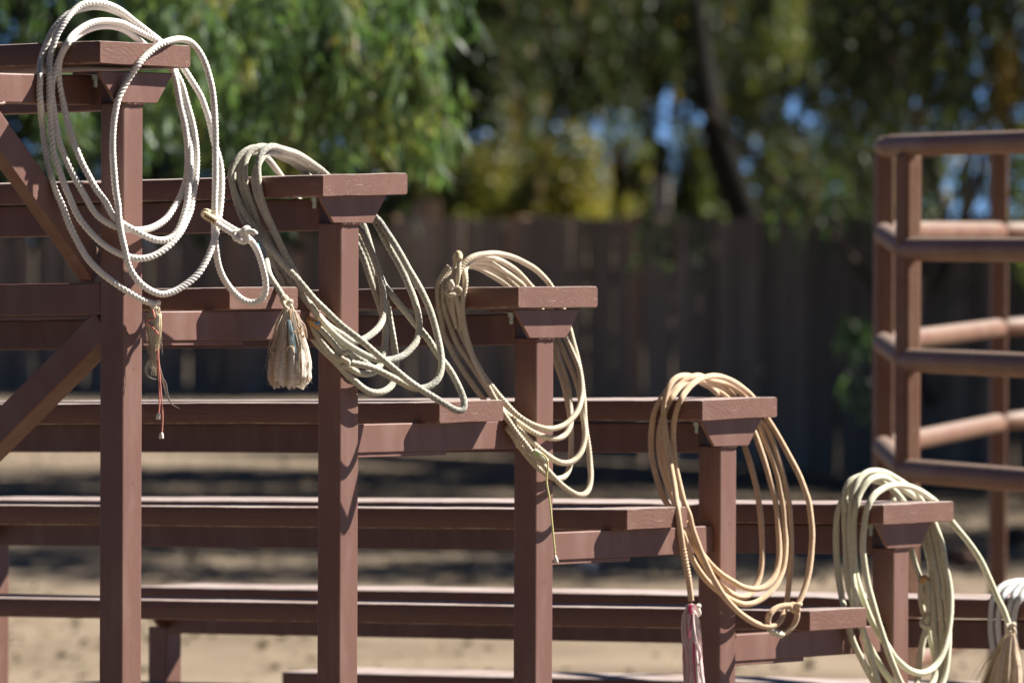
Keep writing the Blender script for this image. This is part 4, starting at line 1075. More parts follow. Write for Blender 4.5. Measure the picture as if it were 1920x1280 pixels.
# ---- cream rope on the fifth plank
def rope_cream():
    r = 0.25; Rw = 4
    root = thing_rope('cream greenish-tinged rope on the fifth plank, its tail ending in a brown tassel', Rw, (1680, 1080, 4))
    tail = [(1893, 1172, 9.5), (1888, 1162), (1882, 1143, 9.8), (1874, 1128), (1868, 1115, 9.8), (1860, 1096), (1850, 1074, 9.6), (1839, 1051), (1826, 1030, 9.2), (1811, 1010), (1795, 991, 8.8), (1783, 976), (1770, 958, 8.9), (1755, 941, 9.0), (1743, 932), (1728, 922, 7.2), (1712, 914), (1698, 910, 5.0), (1682, 908.5), (1666, 911, 2.6), (1652, 918), (1638, 929, 1.2), (1629, 944), (1624, 962, .8), (1620.5, 986), (1618, 1011, .7), (1618, 1034), (1621, 1059, .6), (1627, 1095),
            (1636, 1128, .4), (1647, 1165), (1658, 1199, .4), (1668, 1229), (1679, 1257, .7), (1688, 1278), (1706, 1304, 2.0), (1728, 1318), (1748, 1310, 5.2), (1764, 1288), (1772, 1262, 6.6), (1777, 1230), (1779, 1195, 7.6), (1777, 1150), (1772, 1110, 8.4), (1764, 1060), (1758, 1030, 9.0), (1752, 1005), (1745, 980, 9.4), (1735, 955, 10.0), (1720, 938, 9.6), (1710, 927), (1697, 919, 7.6), (1680, 908), (1662, 896, 4.6), (1648, 893), (1630, 900, 2.2), (1617, 916), (1609, 932, 1.6), (1605, 952), (1601, 975, 1.5),
            (1600, 1005), (1601, 1040, 1.4), (1605, 1078), (1614, 1109, 1.2), (1625, 1140), (1636, 1167, 1.0), (1650, 1190), (1665, 1212, 1.1), (1676, 1230), (1690, 1244, 1.9), (1708, 1257), (1726, 1261.5, 3.6), (1744, 1256), (1760, 1239, 5.6), (1771, 1215), (1778, 1185, 7.0), (1782, 1149), (1782, 1113, 8.0), (1778, 1082), (1772, 1056), (1768, 1030, 8.8), (1761, 1004), (1752, 981, 9.2), (1742, 958), (1727, 938, 10.0), (1718, 925), (1703, 912, 8.0), (1684, 899), (1662, 886.5, 5.0), (1640, 882.5), (1624, 886, 2.8), (1613, 895),
            (1606, 906, 1.9), (1599, 922), (1596, 941, 1.7), (1594.5, 962), (1593, 978, 1.6), (1593, 997), (1594.5, 1018, 1.5), (1597, 1040), (1598, 1060, 1.2), (1599.5, 1086), (1605.5, 1122, .5), (1611, 1151), (1618, 1179, .1), (1625.5, 1208), (1633, 1235, .2), (1642, 1262), (1650, 1290, .6), (1672, 1322), (1702, 1336, 3.0), (1735, 1322), (1755, 1285, 6.4), (1764, 1240), (1766, 1190, 7.8), (1763, 1140), (1757, 1090, 8.6), (1750, 1050), (1745, 1025, 9.2), (1738, 995), (1728, 965, 9.8), (1712, 940, 10.0), (1700, 925), (1688, 910, 8.0), (1668, 896), (1645, 888, 4.8),
            (1622, 890), (1606, 895, 2.8), (1595, 901), (1587, 912, 2.2), (1584, 928), (1583.5, 950, 2.1), (1583.5, 975), (1585, 1004, 2.0), (1586, 1034), (1587, 1060, 1.8), (1591, 1095), (1598, 1125, 1.6), (1608, 1155), (1620, 1188, 1.4), (1634, 1218), (1650, 1247, 1.4), (1668, 1272), (1690, 1296, 2.6), (1718, 1308), (1742, 1290, 5.4), (1756, 1255, 6.8), (1756, 1215), (1752, 1180, 8.0), (1750, 1120), (1747, 1075, 9.0), (1741, 1040), (1733, 1015, 9.4), (1722, 985), (1705, 955, 10.4), (1692, 937), (1677, 920, 9.0), (1655, 905), (1628, 900, 4.6), (1606, 908),
            (1588, 926, 2.8), (1574, 948, 2.5), (1569, 974), (1567.5, 1004, 2.5), (1568, 1034), (1569.5, 1060, 2.4), (1573, 1087), (1579, 1122, 1.6), (1585, 1155, .5), (1592, 1180, -.7), (1602, 1208, -.8), (1613, 1230, -.4), (1625, 1253), (1638, 1277, 1.2), (1660, 1304), (1690, 1316, 4), (1712, 1300, 6.5), (1721, 1275, 7.8), (1723.5, 1244), (1728, 1212, 8.4), (1734, 1186), (1738, 1172, 8.6)]
    add('rope', root, lambda o: rope_mesh('rope', [tail], Rw, r, prof_twist(4, 0.6, 0.10), 0.0021, 16, o), 'cream_rope')
    eye = [(1737, 1160, 8.8), (1730, 1142), (1726, 1120, 9.0), (1727, 1098), (1732, 1084, 8.9), (1738, 1088), (1740, 1106, 8.6), (1740.5, 1135), (1741, 1160, 8.5)]
    second = [(1674, 935, 10.6), (1690, 970, 10.2), (1706, 1020, 9.6), (1715, 1055), (1726, 1086, 9.2), (1731, 1110, 8.8), (1738, 1150, 9.4), (1743, 1190, 9.0), (1749, 1217), (1753, 1238, 8.6), (1752, 1262, 8.0)]
    add('eye_loop', root, lambda o: rope_mesh('eye_loop', [eye, second], Rw, r * 0.88, None, 0.0028, 14, o), 'cream_rope')
    kc = P_at(1740, 1166, 8.4, Rw)
    add('knot', root, lambda o: rope_mesh('knot', [], Rw, r * 0.84, None, 0.002, 14, o, [knot_curve(kc, 0.52 * IN, (0.4, 0.3, 0.9), (1, 1, 0.75))]), 'cream_rope')
    add('hide_guard', root, lambda o: rope_mesh('hide_guard', [[(1728.5, 1092, 8.9), (1732.5, 1083, 8.8), (1737.5, 1089, 8.7)]], Rw, r * 1.1, None, 0.002, 14, o), 'leather')
    tk = P_at(1896, 1178, 9.3, Rw)
    add('tail_knot', root, lambda o: rope_mesh('tail_knot', [], Rw, r * 0.6, None, 0.002, 12, o, [knot_curve(tk, 0.46 * IN, (0.4, 0.3, 0.4), (0.85, 1.1, 0.8))]), M['white_fibre'] if False else 'beige_rope')

    def tassel(o):
        cols = [(0.58, 0.44, 0.31), (0.66, 0.53, 0.40), (0.50, 0.37, 0.25), (0.70, 0.60, 0.48)]
        A = fibres(P_at(1894, 1188, 9.0, Rw), 1.25, 7.0, 320, 33, cols, (0.012, 0.032), (-0.75, 0), 0.4, 1.0, 0.2, 1.0)
        B = fibres(P_at(1888, 1196, 8.8, Rw), 0.6, 6.0, 90, 34, cols, (0.015, 0.04), (-2.1, 0), 0.2, 1.0, 0.3, 1.0)
        core = tassel_body([(1894, 1186, 9.0), (1890, 1205), (1885, 1235), (1881, 1270), (1878, 1310), (1876, 1350, 9.0)], [.30, .62, .95, 1.15, 1.3, 1.2], Rw, 8, cols)
        V, F, T = merge([core, A, B])
        return np_mesh('tassel', V - o, F, True, T)
    add('tassel', root, tassel, 'fibre', kind='stuff')


# ---- pale blue-grey rope on the sixth plank, cut by the picture's edge
def rope_blue():
    r = 0.25; Rw = 5
    root = thing_rope('pale blue-grey smooth rope on the sixth and lowest plank in view, at the right edge', Rw, (1930, 1180, 4))
    a = [(1863, 1222, 2.6), (1859, 1197), (1857.5, 1168, 2.8), (1859, 1142), (1862, 1121, 2.9), (1870, 1107), (1880, 1098, 3.4), (1896, 1091), (1914, 1089, 5.5), (1945, 1100, 9), (1975, 1130, 10.5), (2000, 1180, 10), (2020, 1250, 9), (2022, 1320, 7.5), (2000, 1380, 5), (1960, 1400, 3), (1920, 1370, 2.2), (1893, 1300, 2.3), (1880, 1240, 2.4), (1874, 1205, 2.4), (1871.5, 1181), (1871.5, 1158, 2.4), (1875, 1135), (1883, 1115, 2.5), (1893, 1104), (1908, 1097, 3.8), (1932, 1096),
         (1960, 1112, 9.5), (1990, 1150, 10), (2012, 1210, 9.4), (2020, 1280, 8), (2005, 1345, 5.4), (1970, 1370, 3.2), (1930, 1340, 1.8), (1903, 1270, 1.8), (1891, 1210), (1889.5, 1168, 1.8), (1892, 1146), (1897, 1126, 1.9), (1906, 1106), (1920, 1090, 2.8), (1942, 1082, 5), (1970, 1095, 9), (2000, 1140, 10), (2025, 1210, 9), (2030, 1290, 7.4), (2010, 1370, 5), (1970, 1400, 3), (1930, 1360, 1.4), (1907, 1277, 1.2), (1905, 1236), (1903, 1205, 1.2), (1901, 1168), (1903, 1147, 1.3), (1909, 1128), (1920, 1110, 1.7), (1938, 1096, 3), (1965, 1096, 7), (1995, 1130, 9.6)]
    b = [(1863, 1222, 2.6), (1872, 1260, 2.4), (1890, 1320, 2.4), (1925, 1360, 3.5), (1975, 1340, 6), (2010, 1260, 9), (1985, 1150, 10.4), (1950, 1110, 9.5)]
    add('rope', root, lambda o: rope_mesh('rope', [a, b], Rw, r, prof_twist(4, 0.6, 0.10), 0.003, 14, o), 'blue_rope')
    add('rope_end', root, lambda o: rope_mesh('rope_end', [[(1995, 1130, 9.6), (2003, 1150, 9.6), (2006, 1172, 9.5)]], Rw, r * 1.08, None, 0.003, 12, o), 'tape')


for fn in (rope_white, rope_grey, rope_beige, rope_tan, rope_cream, rope_blue):
    fn()


# ------------------------------------------------------------------ board fence
def build_fence(label, a, b, pitch, h0, seed, sag):
    """row of upright boards from a to b, each (column, distance)"""
    A, B = atg(*a), atg(*b)
    root = empty('board_fence', (A + B) / 2)
    tag(root, label, 'fence', 'board fences')
    ro = (A + B) / 2
    right = B - A; L = np.linalg.norm(right); right /= L
    back = np.array([-right[1], right[0], 0])
    ang = math.atan2(right[1], right[0])
    rs = random.Random(seed)
    shared = [box_mesh('board', pitch * (0.94 + 0.02 * k), 0.024, 1.0, 0.004, 1) for k in range(3)]
    for me in shared: me.materials.append(M['fence'])
    n = int(L / pitch)
    for k in range(n):
        h = h0 + rs.uniform(-0.025, 0.025) + sag * math.sin(k * 0.21 + seed)
        p = A + right * ((k + .5) * pitch)
        o = link_mesh('board', shared[rs.randrange(3)], None, root, p - ro + np.array([0, 0, h / 2 - 0.02]) + back * rs.uniform(-0.012, 0.012))
        o.scale = (1, 1, h); o.rotation_euler = (rs.uniform(-.008, .008), rs.uniform(-.01, .01), ang + rs.uniform(-.03, .03))
    for z in (0.4, h0 - .35):
        link_mesh('rail', box_mesh('rail', L, 0.045, 0.09, 0.004, 1), M['fence'], root, back * 0.06 + np.array([0, 0, z]), (0, 0, ang))
    for k in range(0, n + 1, 10):
        link_mesh('fence_post', box_mesh('fence_post', 0.1, 0.1, h0 + .06, 0.006, 1), M['fence'], root, A - ro + right * (k * pitch) + back * 0.14 + np.array([0, 0, h0 / 2 - .03]), (0, 0, ang))


build_fence('weathered grey-brown board fence behind the lower planks, right of the second post', (700, 58), (2200, 49), 0.195, 1.675, 5, 0.012)
build_fence('farther and taller dark board fence behind the upper planks at the left', (-500, 81), (850, 77), 0.15, 1.92, 6, 0.01)


# ------------------------------------------------------------------ foliage
def leaf_quads(P, D, L, Wd, rs):
    """diamond leaves at P pointing along D"""
    n = len(P)
    D = D / (np.linalg.norm(D, axis=1)[:, None] + 1e-9)
    S = np.cross(D, rs.standard_normal((n, 3))); S /= np.linalg.norm(S, axis=1)[:, None] + 1e-9
    Nn = np.cross(D, S)
    L = np.broadcast_to(L, (n,))[:, None]; Wd = np.broadcast_to(Wd, (n,))[:, None]
    a = P; b = P + D * L * 0.45 + S * Wd * 0.5 + Nn * L * 0.05; c = P + D * L; d = P + D * L * 0.45 - S * Wd * 0.5 + Nn * L * 0.05
    V = np.stack([a, b, c, d], 1).reshape(-1, 3)
    F = np.arange(n * 4).reshape(-1, 4)
    return V, F


def pick_tint(n, cols, wts, rs):
    cols = np.array(cols); k = rs.choice(len(cols), n, p=np.array(wts) / sum(wts))
    c = cols[k] * (0.75 + 0.5 * rs.random((n, 1)))
    return np.repeat(c, 4, axis=0)


def box_points(n, box, rs):
    px = box[0] + (box[1] - box[0]) * rs.random(n) + rs.standard_normal(n) * 0.05 * min(500, box[1] - box[0]); py = box[2] + (box[3] - box[2]) * rs.random(n) + rs.standard_normal(n) * 0.06 * (box[3] - box[2])
    z = box[4] + (box[5] - box[4]) * rs.random(n)
    return CAMW + CF * z[:, None] + CR * ((px - 960) / F_PX * z)[:, None] + CU * ((640 - py) / F_PX * z)[:, None]


def weeping(starts, lmin, lmax, per_m, L, Wd, cols, wts, rs, sway=0.25, wt_down=1.0, clump=0):
    """hanging strands of leaflets"""
    parts = []; twigs = []
    for s in starts:
        ln = lmin + (lmax - lmin) * rs.random() ** 1.5
        m_ = max(4, int(ln * per_m))
        t = np.sort(rs.random(m_))
        a = rs.random() * 6.28; sw = sway * ln * rs.random()
        dx, dy = math.cos(a) * sw, math.sin(a) * sw
        P = s + np.stack([dx * np.sin(t * 1.6), dy * np.sin(t * 1.6), -t * ln], 1) + rs.standard_normal((m_, 3)) * 0.012
        D = rs.standard_normal((m_, 3)) * 0.42 + np.array([0, 0, -wt_down])
        V, F = leaf_quads(P, D, L * (0.6 + 0.7 * rs.random(m_)), Wd * (0.7 + 0.6 * rs.random(m_)), rs)
        k = rs.choice(len(cols), p=np.array(wts) / sum(wts))
        base = np.array(cols[k])
        c = base[None, :] * (0.55 + 0.9 * rs.random((m_, 1)) ** 1.5)
        parts.append((V, F, np.repeat(c, 4, axis=0)))
    Vs, Fs, Ts, o = [], [], [], 0
    for V, F, T in parts:
        Vs.append(V); Fs.append(F + o); Ts.append(T); o += len(V)
    return np.vstack(Vs), np.vstack(Fs), np.vstack(Ts)


def scatter(P, L, Wd, cols, wts, rs):
    D = rs.standard_normal((len(P), 3)) + np.array([0, 0, -0.4])
    V, F = leaf_quads(P, D, L * (0.6 + 0.8 * rs.random(len(P))), Wd * (0.6 + 0.8 * rs.random(len(P))), rs)
    return V, F, pick_tint(len(P), cols, wts, rs)


def ell_points(n, c, r, rs, shell=0.35):
    v = rs.standard_normal((n, 3)); v /= np.linalg.norm(v, axis=1)[:, None]
    q = (shell + (1 - shell) * rs.random((n, 1))) ** 0.6
    bump = 1 + 0.22 * np.sin(v[:, :1] * 5 + c[0]) * np.cos(v[:, 1:2] * 4 + c[1]) + 0.12 * np.sin(v[:, 2:] * 9)
    o = v * q * bump * np.asarray(r)
    ch = np.array([CR[0], CR[1], 0]); fh = np.array([CF[0], CF[1], 0]) / math.hypot(CF[0], CF[1])
    return np.asarray(c) + o[:, :1] * ch + o[:, 1:2] * fh + o[:, 2:] * np.array([0, 0, 1])


GREEN = [(0.100, 0.165, 0.088), (0.072, 0.125, 0.068), (0.135, 0.195, 0.092), (0.20, 0.215, 0.07), (0.23, 0.165, 0.075)]
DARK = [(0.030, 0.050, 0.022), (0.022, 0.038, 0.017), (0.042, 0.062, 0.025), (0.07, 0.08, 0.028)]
OLIVE = [(0.045, 0.062, 0.030), (0.034, 0.048, 0.025), (0.062, 0.080, 0.034), (0.11, 0.12, 0.034), (0.13, 0.095, 0.045)]
YELLOW = [(0.27, 0.215, 0.045), (0.205, 0.185, 0.045), (0.13, 0.15, 0.05), (0.08, 0.11, 0.045)]


def limb(name, root, pts, rads, mat='bark', step=0.12):
    P = np.asarray(pts, float)
    Q = catmull(P, step)
    s0 = np.concatenate([[0], np.cumsum(np.linalg.norm(np.diff(P, axis=0), axis=1))])
    s1 = np.concatenate([[0], np.cumsum(np.linalg.norm(np.diff(Q, axis=0), axis=1))])
    rr_ = np.interp(np.linspace(0, 1, len(P)), np.linspace(0, 1, len(rads)), rads)
    rad = np.interp(s1 / s1[-1], s0 / s0[-1], rr_)
    kn = 1 + 0.09 * np.sin(s1 * 7.3 + rads[0] * 50)
    me = tube_mesh(name, Q, rad * kn, 10, org=np.array(root.location))
    return link_mesh(name, me, M[mat], root)


def tree(name, label, base, group='trees round the pen'):
    t = empty(name, base)
    tag(t, label, 'tree', group)
    return t


def crown(root, parts, mat='leaf', name='crown'):
    V, F, T = [], [], []; o = 0
    for v, f, c in parts:
        V.append(v); F.append(f + o); T.append(c); o += len(v)
    V = np.vstack(V); F = np.vstack(F); T = np.vstack(T)
    ob = link_mesh(name, np_mesh(name, V - np.array(root.location), F, False, T), M[mat], root)
    ob['kind'] = 'stuff'
    return ob


def trees():
    rs = np.random.default_rng(21)
    # sunlit weeping tree at the left
    b = atg(-330, 31)
    t = tree('weeping_tree', 'sunlit bright green weeping tree hanging behind the two highest planks', b)
    top = b + np.array([0, 0, 3.2])
    limb('trunk', t, [b - [0, 0, .1], b + [0.05, 0.1, 1.2], b + [0.0, 0.2, 2.4], top], [0.2, 0.17, 0.14, 0.11], 'bark_dark')
    for tx, tz, hh in ((250, 30, 3.4), (480, 29, 3.5), (700, 29.5, 3.3), (560, 30.5, 3.9), (100, 31, 3.2)):
        e = atg(tx, tz, hh)
        limb('branch', t, [top, top * .6 + e * .4 + [0, 0, .35], e], [0.09, 0.06, 0.025], 'bark')
    g = [3.5, 3.5, 3, 0.9, 0.35]

    def clumps(n, box, k, spread, l0, l1, cols, wts, per=85, L=.10, Wd=.017, seed_mix=True):
        """bunches of hanging strands, each bunch of one tint"""
        out = []
        for c in box_points(n, box, rs):
            st = c + rs.standard_normal((k, 3)) * np.array([spread, spread, spread * .7])
            wv = np.array(wts) * (0.25 + 1.5 * rs.random(len(wts)))
            out.append(weeping(st, l0, l1, per, L, Wd, cols, wv, rs))
        V, F, T, o = [], [], [], 0
        for v, f, t_ in out:
            V.append(v); F.append(f + o); T.append(t_); o += len(v)
        return np.vstack(V), np.vstack(F), np.vstack(T)
    parts = [clumps(17, (310, 770, -120, 10, 28, 31), 11, .085, .15, .42, GREEN, g),
             clumps(11, (320, 720, 10, 130, 28, 31), 10, .075, .12, .32, GREEN, g),
             clumps(7, (590, 780, 20, 120, 27.6, 29.2), 11, .07, .15, .36, GREEN, [2, 1, 5, 3, .7]),
             clumps(7, (600, 800, 120, 215, 27.6, 29), 7, .07, .10, .24, GREEN, [2, 1, 5, 3, .5]),
             clumps(3, (760, 835, 215, 250, 27.8, 29), 6, .05, .08, .16, GREEN, [2, 1, 5, 2, .4]),
             clumps(6, (290, 560, 150, 260, 28, 31), 9, .065, .10, .26, GREEN, [3, 3, 2, 1, .5]),
             clumps(10, (-300, 280, -260, -120, 28.5, 32), 7, .12, .12, .3, GREEN, g),
             clumps(3, (70, 130, 70, 150, 29, 30), 6, .05, .08, .2, GREEN, [3, 3, 1, .6, .3]),
             clumps(3, (90, 190, 190, 250, 29, 30), 6, .05, .08, .2, GREEN, [3, 3, 1, .6, .3]),
             scatter(ell_points(1500, atg(200, 31, 3.9), (2.2, 1.2, 0.6), rs), .13, .045, GREEN, g, rs)]
    crown(t, parts)

    # dark tree behind it
    b = atg(-420, 47)
    t = tree('dark_tree', 'dark shaded tree filling the upper left corner behind the weeping tree', b)
    limb('trunk', t, [b - [0, 0, .1], b + [0.1, 0, 1.3], b + [0.05, 0.1, 2.6], b + [-.1, .2, 4]], [0.24, 0.2, 0.17, 0.1], 'bark_dark')
    for tx, hh in ((-300, 3.6), (420, 3.4), (800, 3.8), (60, 4.4)):
        e = atg(tx, 47, hh); s = b + np.array([0.05, 0.1, 2.4])
        limb('branch', t, [s, s * .5 + e * .5 + [0, 0, .3], e], [0.1, 0.07, 0.03], 'bark_dark')
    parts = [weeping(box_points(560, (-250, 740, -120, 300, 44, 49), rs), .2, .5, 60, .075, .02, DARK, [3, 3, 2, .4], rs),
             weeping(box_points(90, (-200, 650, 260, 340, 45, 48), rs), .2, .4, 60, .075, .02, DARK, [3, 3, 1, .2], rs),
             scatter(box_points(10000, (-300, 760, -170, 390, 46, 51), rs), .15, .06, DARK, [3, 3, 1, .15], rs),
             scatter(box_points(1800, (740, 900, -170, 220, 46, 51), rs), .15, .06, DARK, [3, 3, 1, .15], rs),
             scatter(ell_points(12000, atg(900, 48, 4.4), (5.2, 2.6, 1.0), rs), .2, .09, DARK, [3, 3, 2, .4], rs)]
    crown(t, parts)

    # broad olive tree beyond the fence
    b = atg(1440, 69)
    t = tree('broad_olive_tree', 'broad dull green tree with a leaning black trunk beyond the board fence', b)
    p = [b - [0, 0, .1], atg(1425, 69, 1.1), at(1395, 405, 69), at(1362, 320, 69), at(1340, 235, 69), at(1322, 110, 69.5), at(1300, -40, 70)]
    limb('trunk', t, p, [0.19, 0.17, 0.155, 0.14, 0.115, 0.08, 0.05], 'bark_dark')
    limb('branch', t, [at(1338, 210, 84), at(1270, 160, 85), at(1150, 95, 86), at(1000, 20, 86)], [0.07, 0.05, 0.04, 0.02], 'bark_dark')
    limb('branch', t, [at(1340, 215, 84), at(1440, 180, 85), at(1600, 120, 86), at(1720, 20, 86)], [0.07, 0.05, 0.04, 0.02], 'bark_dark')
    limb('branch', t, [at(1334, 190, 85), at(1250, 60, 86), at(1150, -60, 86)], [0.06, 0.04, 0.02], 'bark_dark')
    limb('branch', t, [at(1336, 200, 85), at(1430, 150, 86), at(1500, 60, 86), at(1545, -40, 86)], [0.05, 0.045, 0.04, 0.03, 0.02], 'bark_dark')
    for (x0, y0, x1, y1) in ((1180, 330, 1205, 470), (1240, 350, 1262, 500), (1310, 360, 1290, 530), (1440, 380, 1470, 520), (1520, 390, 1500, 560), (1590, 470, 1612, 640)):
        limb('twig', t, [at(x0 - 30, y0 - 60, 48.6), at(x0, y0, 48.6), at((x0 + x1) / 2 + 6, (y0 + y1) / 2, 48.6), at(x1, y1, 48.6)], [0.009, 0.007, 0.005, 0.003], 'bark', 0.03)
    w_ = [3, 2.5, 2, .7, .8]
    parts = [weeping(box_points(1000, (800, 1240, -130, 150, 76, 84), rs), .2, .75, 55, .11, .034, OLIVE, w_, rs),
             weeping(box_points(200, (830, 1020, 40, 200, 74, 80), rs), .15, .42, 50, .10, .03, OLIVE, w_, rs),
             weeping(box_points(760, (1200, 1660, -130, 60, 77, 85), rs), .2, .8, 50, .11, .034, OLIVE, w_, rs),
             weeping(box_points(60, (1340, 1460, 40, 170, 77, 80), rs), .2, .55, 50, .10, .028, OLIVE, [1, 1, 2, 3, .6], rs),
             weeping(box_points(60, (790, 1160, 170, 290, 74, 78), rs), .15, .45, 36, .11, .026, OLIVE, w_, rs),
             weeping(box_points(34, (1450, 1500, -60, 60, 70, 72), rs), .3, .6, 55, .10, .028, OLIVE, [1, 0, 2, 4, .3], rs),
             weeping(box_points(420, (1180, 1700, 20, 230, 78, 84), rs), .2, .55, 45, .10, .03, OLIVE, w_, rs),
             weeping(box_points(170, (1450, 1690, 230, 380, 76, 79), rs), .2, .5, 45, .10, .028, OLIVE, w_, rs),
             scatter(box_points(4200, (800, 1240, -150, 190, 81, 86), rs), .2, .09, OLIVE, [3, 3, 1, .3, .3], rs),
             scatter(box_points(1700, (1240, 1760, -150, 150, 81, 86), rs), .2, .09, OLIVE, [3, 3, 1, .3, .3], rs),
             scatter(box_points(420, (1330, 1760, 150, 270, 81, 86), rs), .2, .09, OLIVE, [3, 3, 1, .3, .3], rs),
             scatter(box_points(1300, (1360, 1780, 270, 430, 81, 86), rs), .2, .09, OLIVE, [3, 3, 1, .3, .3], rs),
             scatter(ell_points(12000, atg(1850, 80.5, 5.4), (8, 2.2, 1.4), rs), .24, .11, OLIVE, w_, rs)]
    crown(t, parts)

    # pale limbed tree in front of the fence at the right
    b = atg(1802, 52)
    t = tree('pale_limbed_tree', 'thin leaning tree with pale grey limbs seen through the pipe corral', b)
    fk = at(1796, 715, 52)
    limb('trunk', t, [b - [0, 0, .1], at(1806, 880, 52), at(1790, 800, 52), fk], [0.085, 0.075, 0.07, 0.065], 'bark_pale')
    limb('branch', t, [fk, at(1800, 640, 52), at(1792, 560, 52), at(1800, 450, 52.3), at(1840, 320, 52.5), at(1862, 180, 53), at(1880, 0, 53), at(1890, -120, 53)], [.05, .045, .04, .038, .035, .03, .025, .02], 'bark_pale')
    limb('branch', t, [fk, at(1770, 640, 51.6), at(1742, 540, 51.4), at(1716, 420, 51.2), at(1712, 300, 51), at(1735, 180, 51), at(1750, 40, 51), at(1745, -100, 51)], [.05, .04, .038, .036, .034, .03, .026, .02], 'bark_pale')
    limb('branch', t, [at(1806, 880, 52), at(1765, 800, 51.6), at(1732, 730, 51.3), at(1700, 640, 51), at(1610, 500, 50), at(1520, 395, 49.6), at(1440, 320, 49.3), at(1345, 235, 49), at(1285, 180, 49)], [.03, .026, .022, .022, .022, .024, .026, .022, .014], 'bark')
    limb('branch', t, [at(1742, 540, 51.4), at(1775, 440, 51), at(1755, 350, 50.6), at(1727, 270, 50.5), at(1690, 150, 50.4), at(1655, 60, 50), at(1640, -80, 50)], [.03, .028, .028, .028, .026, .024, .018], 'bark_pale')
    limb('branch', t, [at(1800, 450, 52.3), at(1830, 250, 51.6), at(1900, 120, 51), at(1960, -40, 51)], [.03, .028, .024, .02], 'bark_pale')
    w_ = [3, 2, 2, .8, 1]
    parts = [weeping(box_points(480, (1580, 2050, -160, 120, 46, 53), rs), .2, .6, 55, .085, .022, OLIVE, w_, rs),
             weeping(box_points(200, (1560, 1960, 60, 330, 48, 53), rs), .12, .4, 55, .08, .021, OLIVE, w_, rs),
             weeping(box_points(70, (1880, 2050, 150, 480, 48, 52), rs), .15, .4, 60, .08, .022, GREEN, w_, rs),
             weeping(box_points(20, (1860, 1900, 60, 170, 46, 47), rs), .15, .35, 60, .09, .03, [(0.30, 0.20, 0.06), (0.2, 0.15, 0.05)], [1, 1], rs),
             weeping(box_points(34, (1570, 1640, 585, 650, 47.5, 48.5), rs), .05, .2, 60, .08, .022, GREEN, [3, 2, 1, .2, 0], rs),
             weeping(box_points(10, (1570, 1640, 690, 740, 47.5, 48.5), rs), .06, .16, 70, .08, .022, GREEN, [3, 2, 1, .2, 0], rs),
             weeping(box_points(18, (1180, 1340, 370, 420, 48, 50), rs), .08, .42, 50, .08, .02, GREEN, [3, 3, 2, 1, .5], rs),
             weeping(box_points(34, (1420, 1660, 300, 410, 48, 50), rs), .08, .4, 50, .08, .02, GREEN, [3, 3, 1, .5, .5], rs),
             weeping(box_points(26, (1720, 1900, 330, 520, 50, 53), rs), .08, .3, 55, .08, .02, OLIVE, w_, rs),
             scatter(box_points(1500, (1600, 2050, -150, 420, 54, 57), rs), .15, .06, OLIVE, [3, 3, 1.5, .3, .5], rs),
             scatter(ell_points(9000, atg(2350, 53, 4.4), (4.2, 2.4, 1.0), rs), .2, .09, OLIVE, w_, rs)]
    crown(t, parts)

    # shade trees out of the picture: beyond the right edge (their shade dapples the ground); those round the photographer are added to block sky fill and bounce
    def shade(label, b, r, h, n, L=.19, Wd=.09, cols=DARK, off=(0, 0), gaps=None):
        b = np.array([b[0], b[1], 0.0])
        t = tree('shade_tree', label, b)
        limb('trunk', t, [b - [0, 0, .1], b + [0, .1, h * .35], b + [.2, .1, h * .7]], [.25, .2, .15], 'bark')
        for k in range(6):
            a = k * 1.05; e = b + np.array([off[0] + math.cos(a) * r[0] * .65, off[1] + math.sin(a) * r[1] * .65, h + .3 * (k % 2)]); s = b + np.array([.15, .1, h * .6])
            limb('branch', t, [s, (s + e) / 2 + [0, 0, .2], e], [.1, .07, .03], 'bark')
        P = ell_points(n, b + np.array([off[0], off[1], h]), r, rs)
        if gaps is not None:
            P = P[np.array([mnoise.noise(Vector((q[0] * 1.1, q[1] * 1.1, q[2] * .4))) for q in P]) > gaps]
        crown(t, [scatter(P, L, Wd, cols, [3, 3, 2, .4], rs)])
    shade('large shade tree standing beyond the right edge of the picture', atg(2400, 41), (4.6, 4.4, 1.2), 4.6, 24000, gaps=-.2)
    shade('tall shade tree far beyond the right edge near the fence', atg(2300, 51), (4.8, 4.4, 1.2), 4.6, 20000, gaps=-.2)
    shade('broad shade tree well to the right near the corral', atg(3350, 44), (5.0, 5.2, 1.2), 4.6, 20000, gaps=-.2)
    shade('wide unseen tree added right of the photographer to shade the near ground', (10.5, -1.0), (5.0, 3.2, 1.0), 6.5, 12000, .26, .13, off=(-5.0, .6))
    shade('unseen tree added close to the right of the photographer to cut bounce light', (14.0, -7.5), (5.0, 4.0, 1.3), 6.4, 9000, .26, .13, off=(-3, .5))
    shade('leaning unseen tree added left of the photographer to shade the near ground', (-7.5, -6.0), (5.5, 3.4, 1.0), 6.5, 11000, .26, .13, off=(5.0, 4.8))
    shade('unseen tree added arching over the photographer to block sky light', (1.0, -15.5), (7, 4.8, 1.2), 7.0, 14000, .28, .14, off=(2, 5.0))
    shade('unseen tree added to close the canopy above the photographer against sky light', (-9.5, -3.5), (8, 2.8, 1.0), 7.2, 12000, .28, .14, off=(10, -1.2))
    shade('tree reaching a branch high over the lower planks from beyond the right edge', (8.5, 8.0), (.25, .25, .22), 4.98, 62, .14, .065, off=(2.79 - 8.5, 5.25 - 8.0))
    shade('unseen tree added behind the photographer to block the low sky', (14.0, -21.0), (5.5, 5.5, 2.6), 4.0, 9000, .3, .15)
    shade('unseen tree added behind and left of the photographer to block the low sky', (3.0, -24.0), (5.5, 5.5, 2.6), 4.0, 9000, .3, .15)
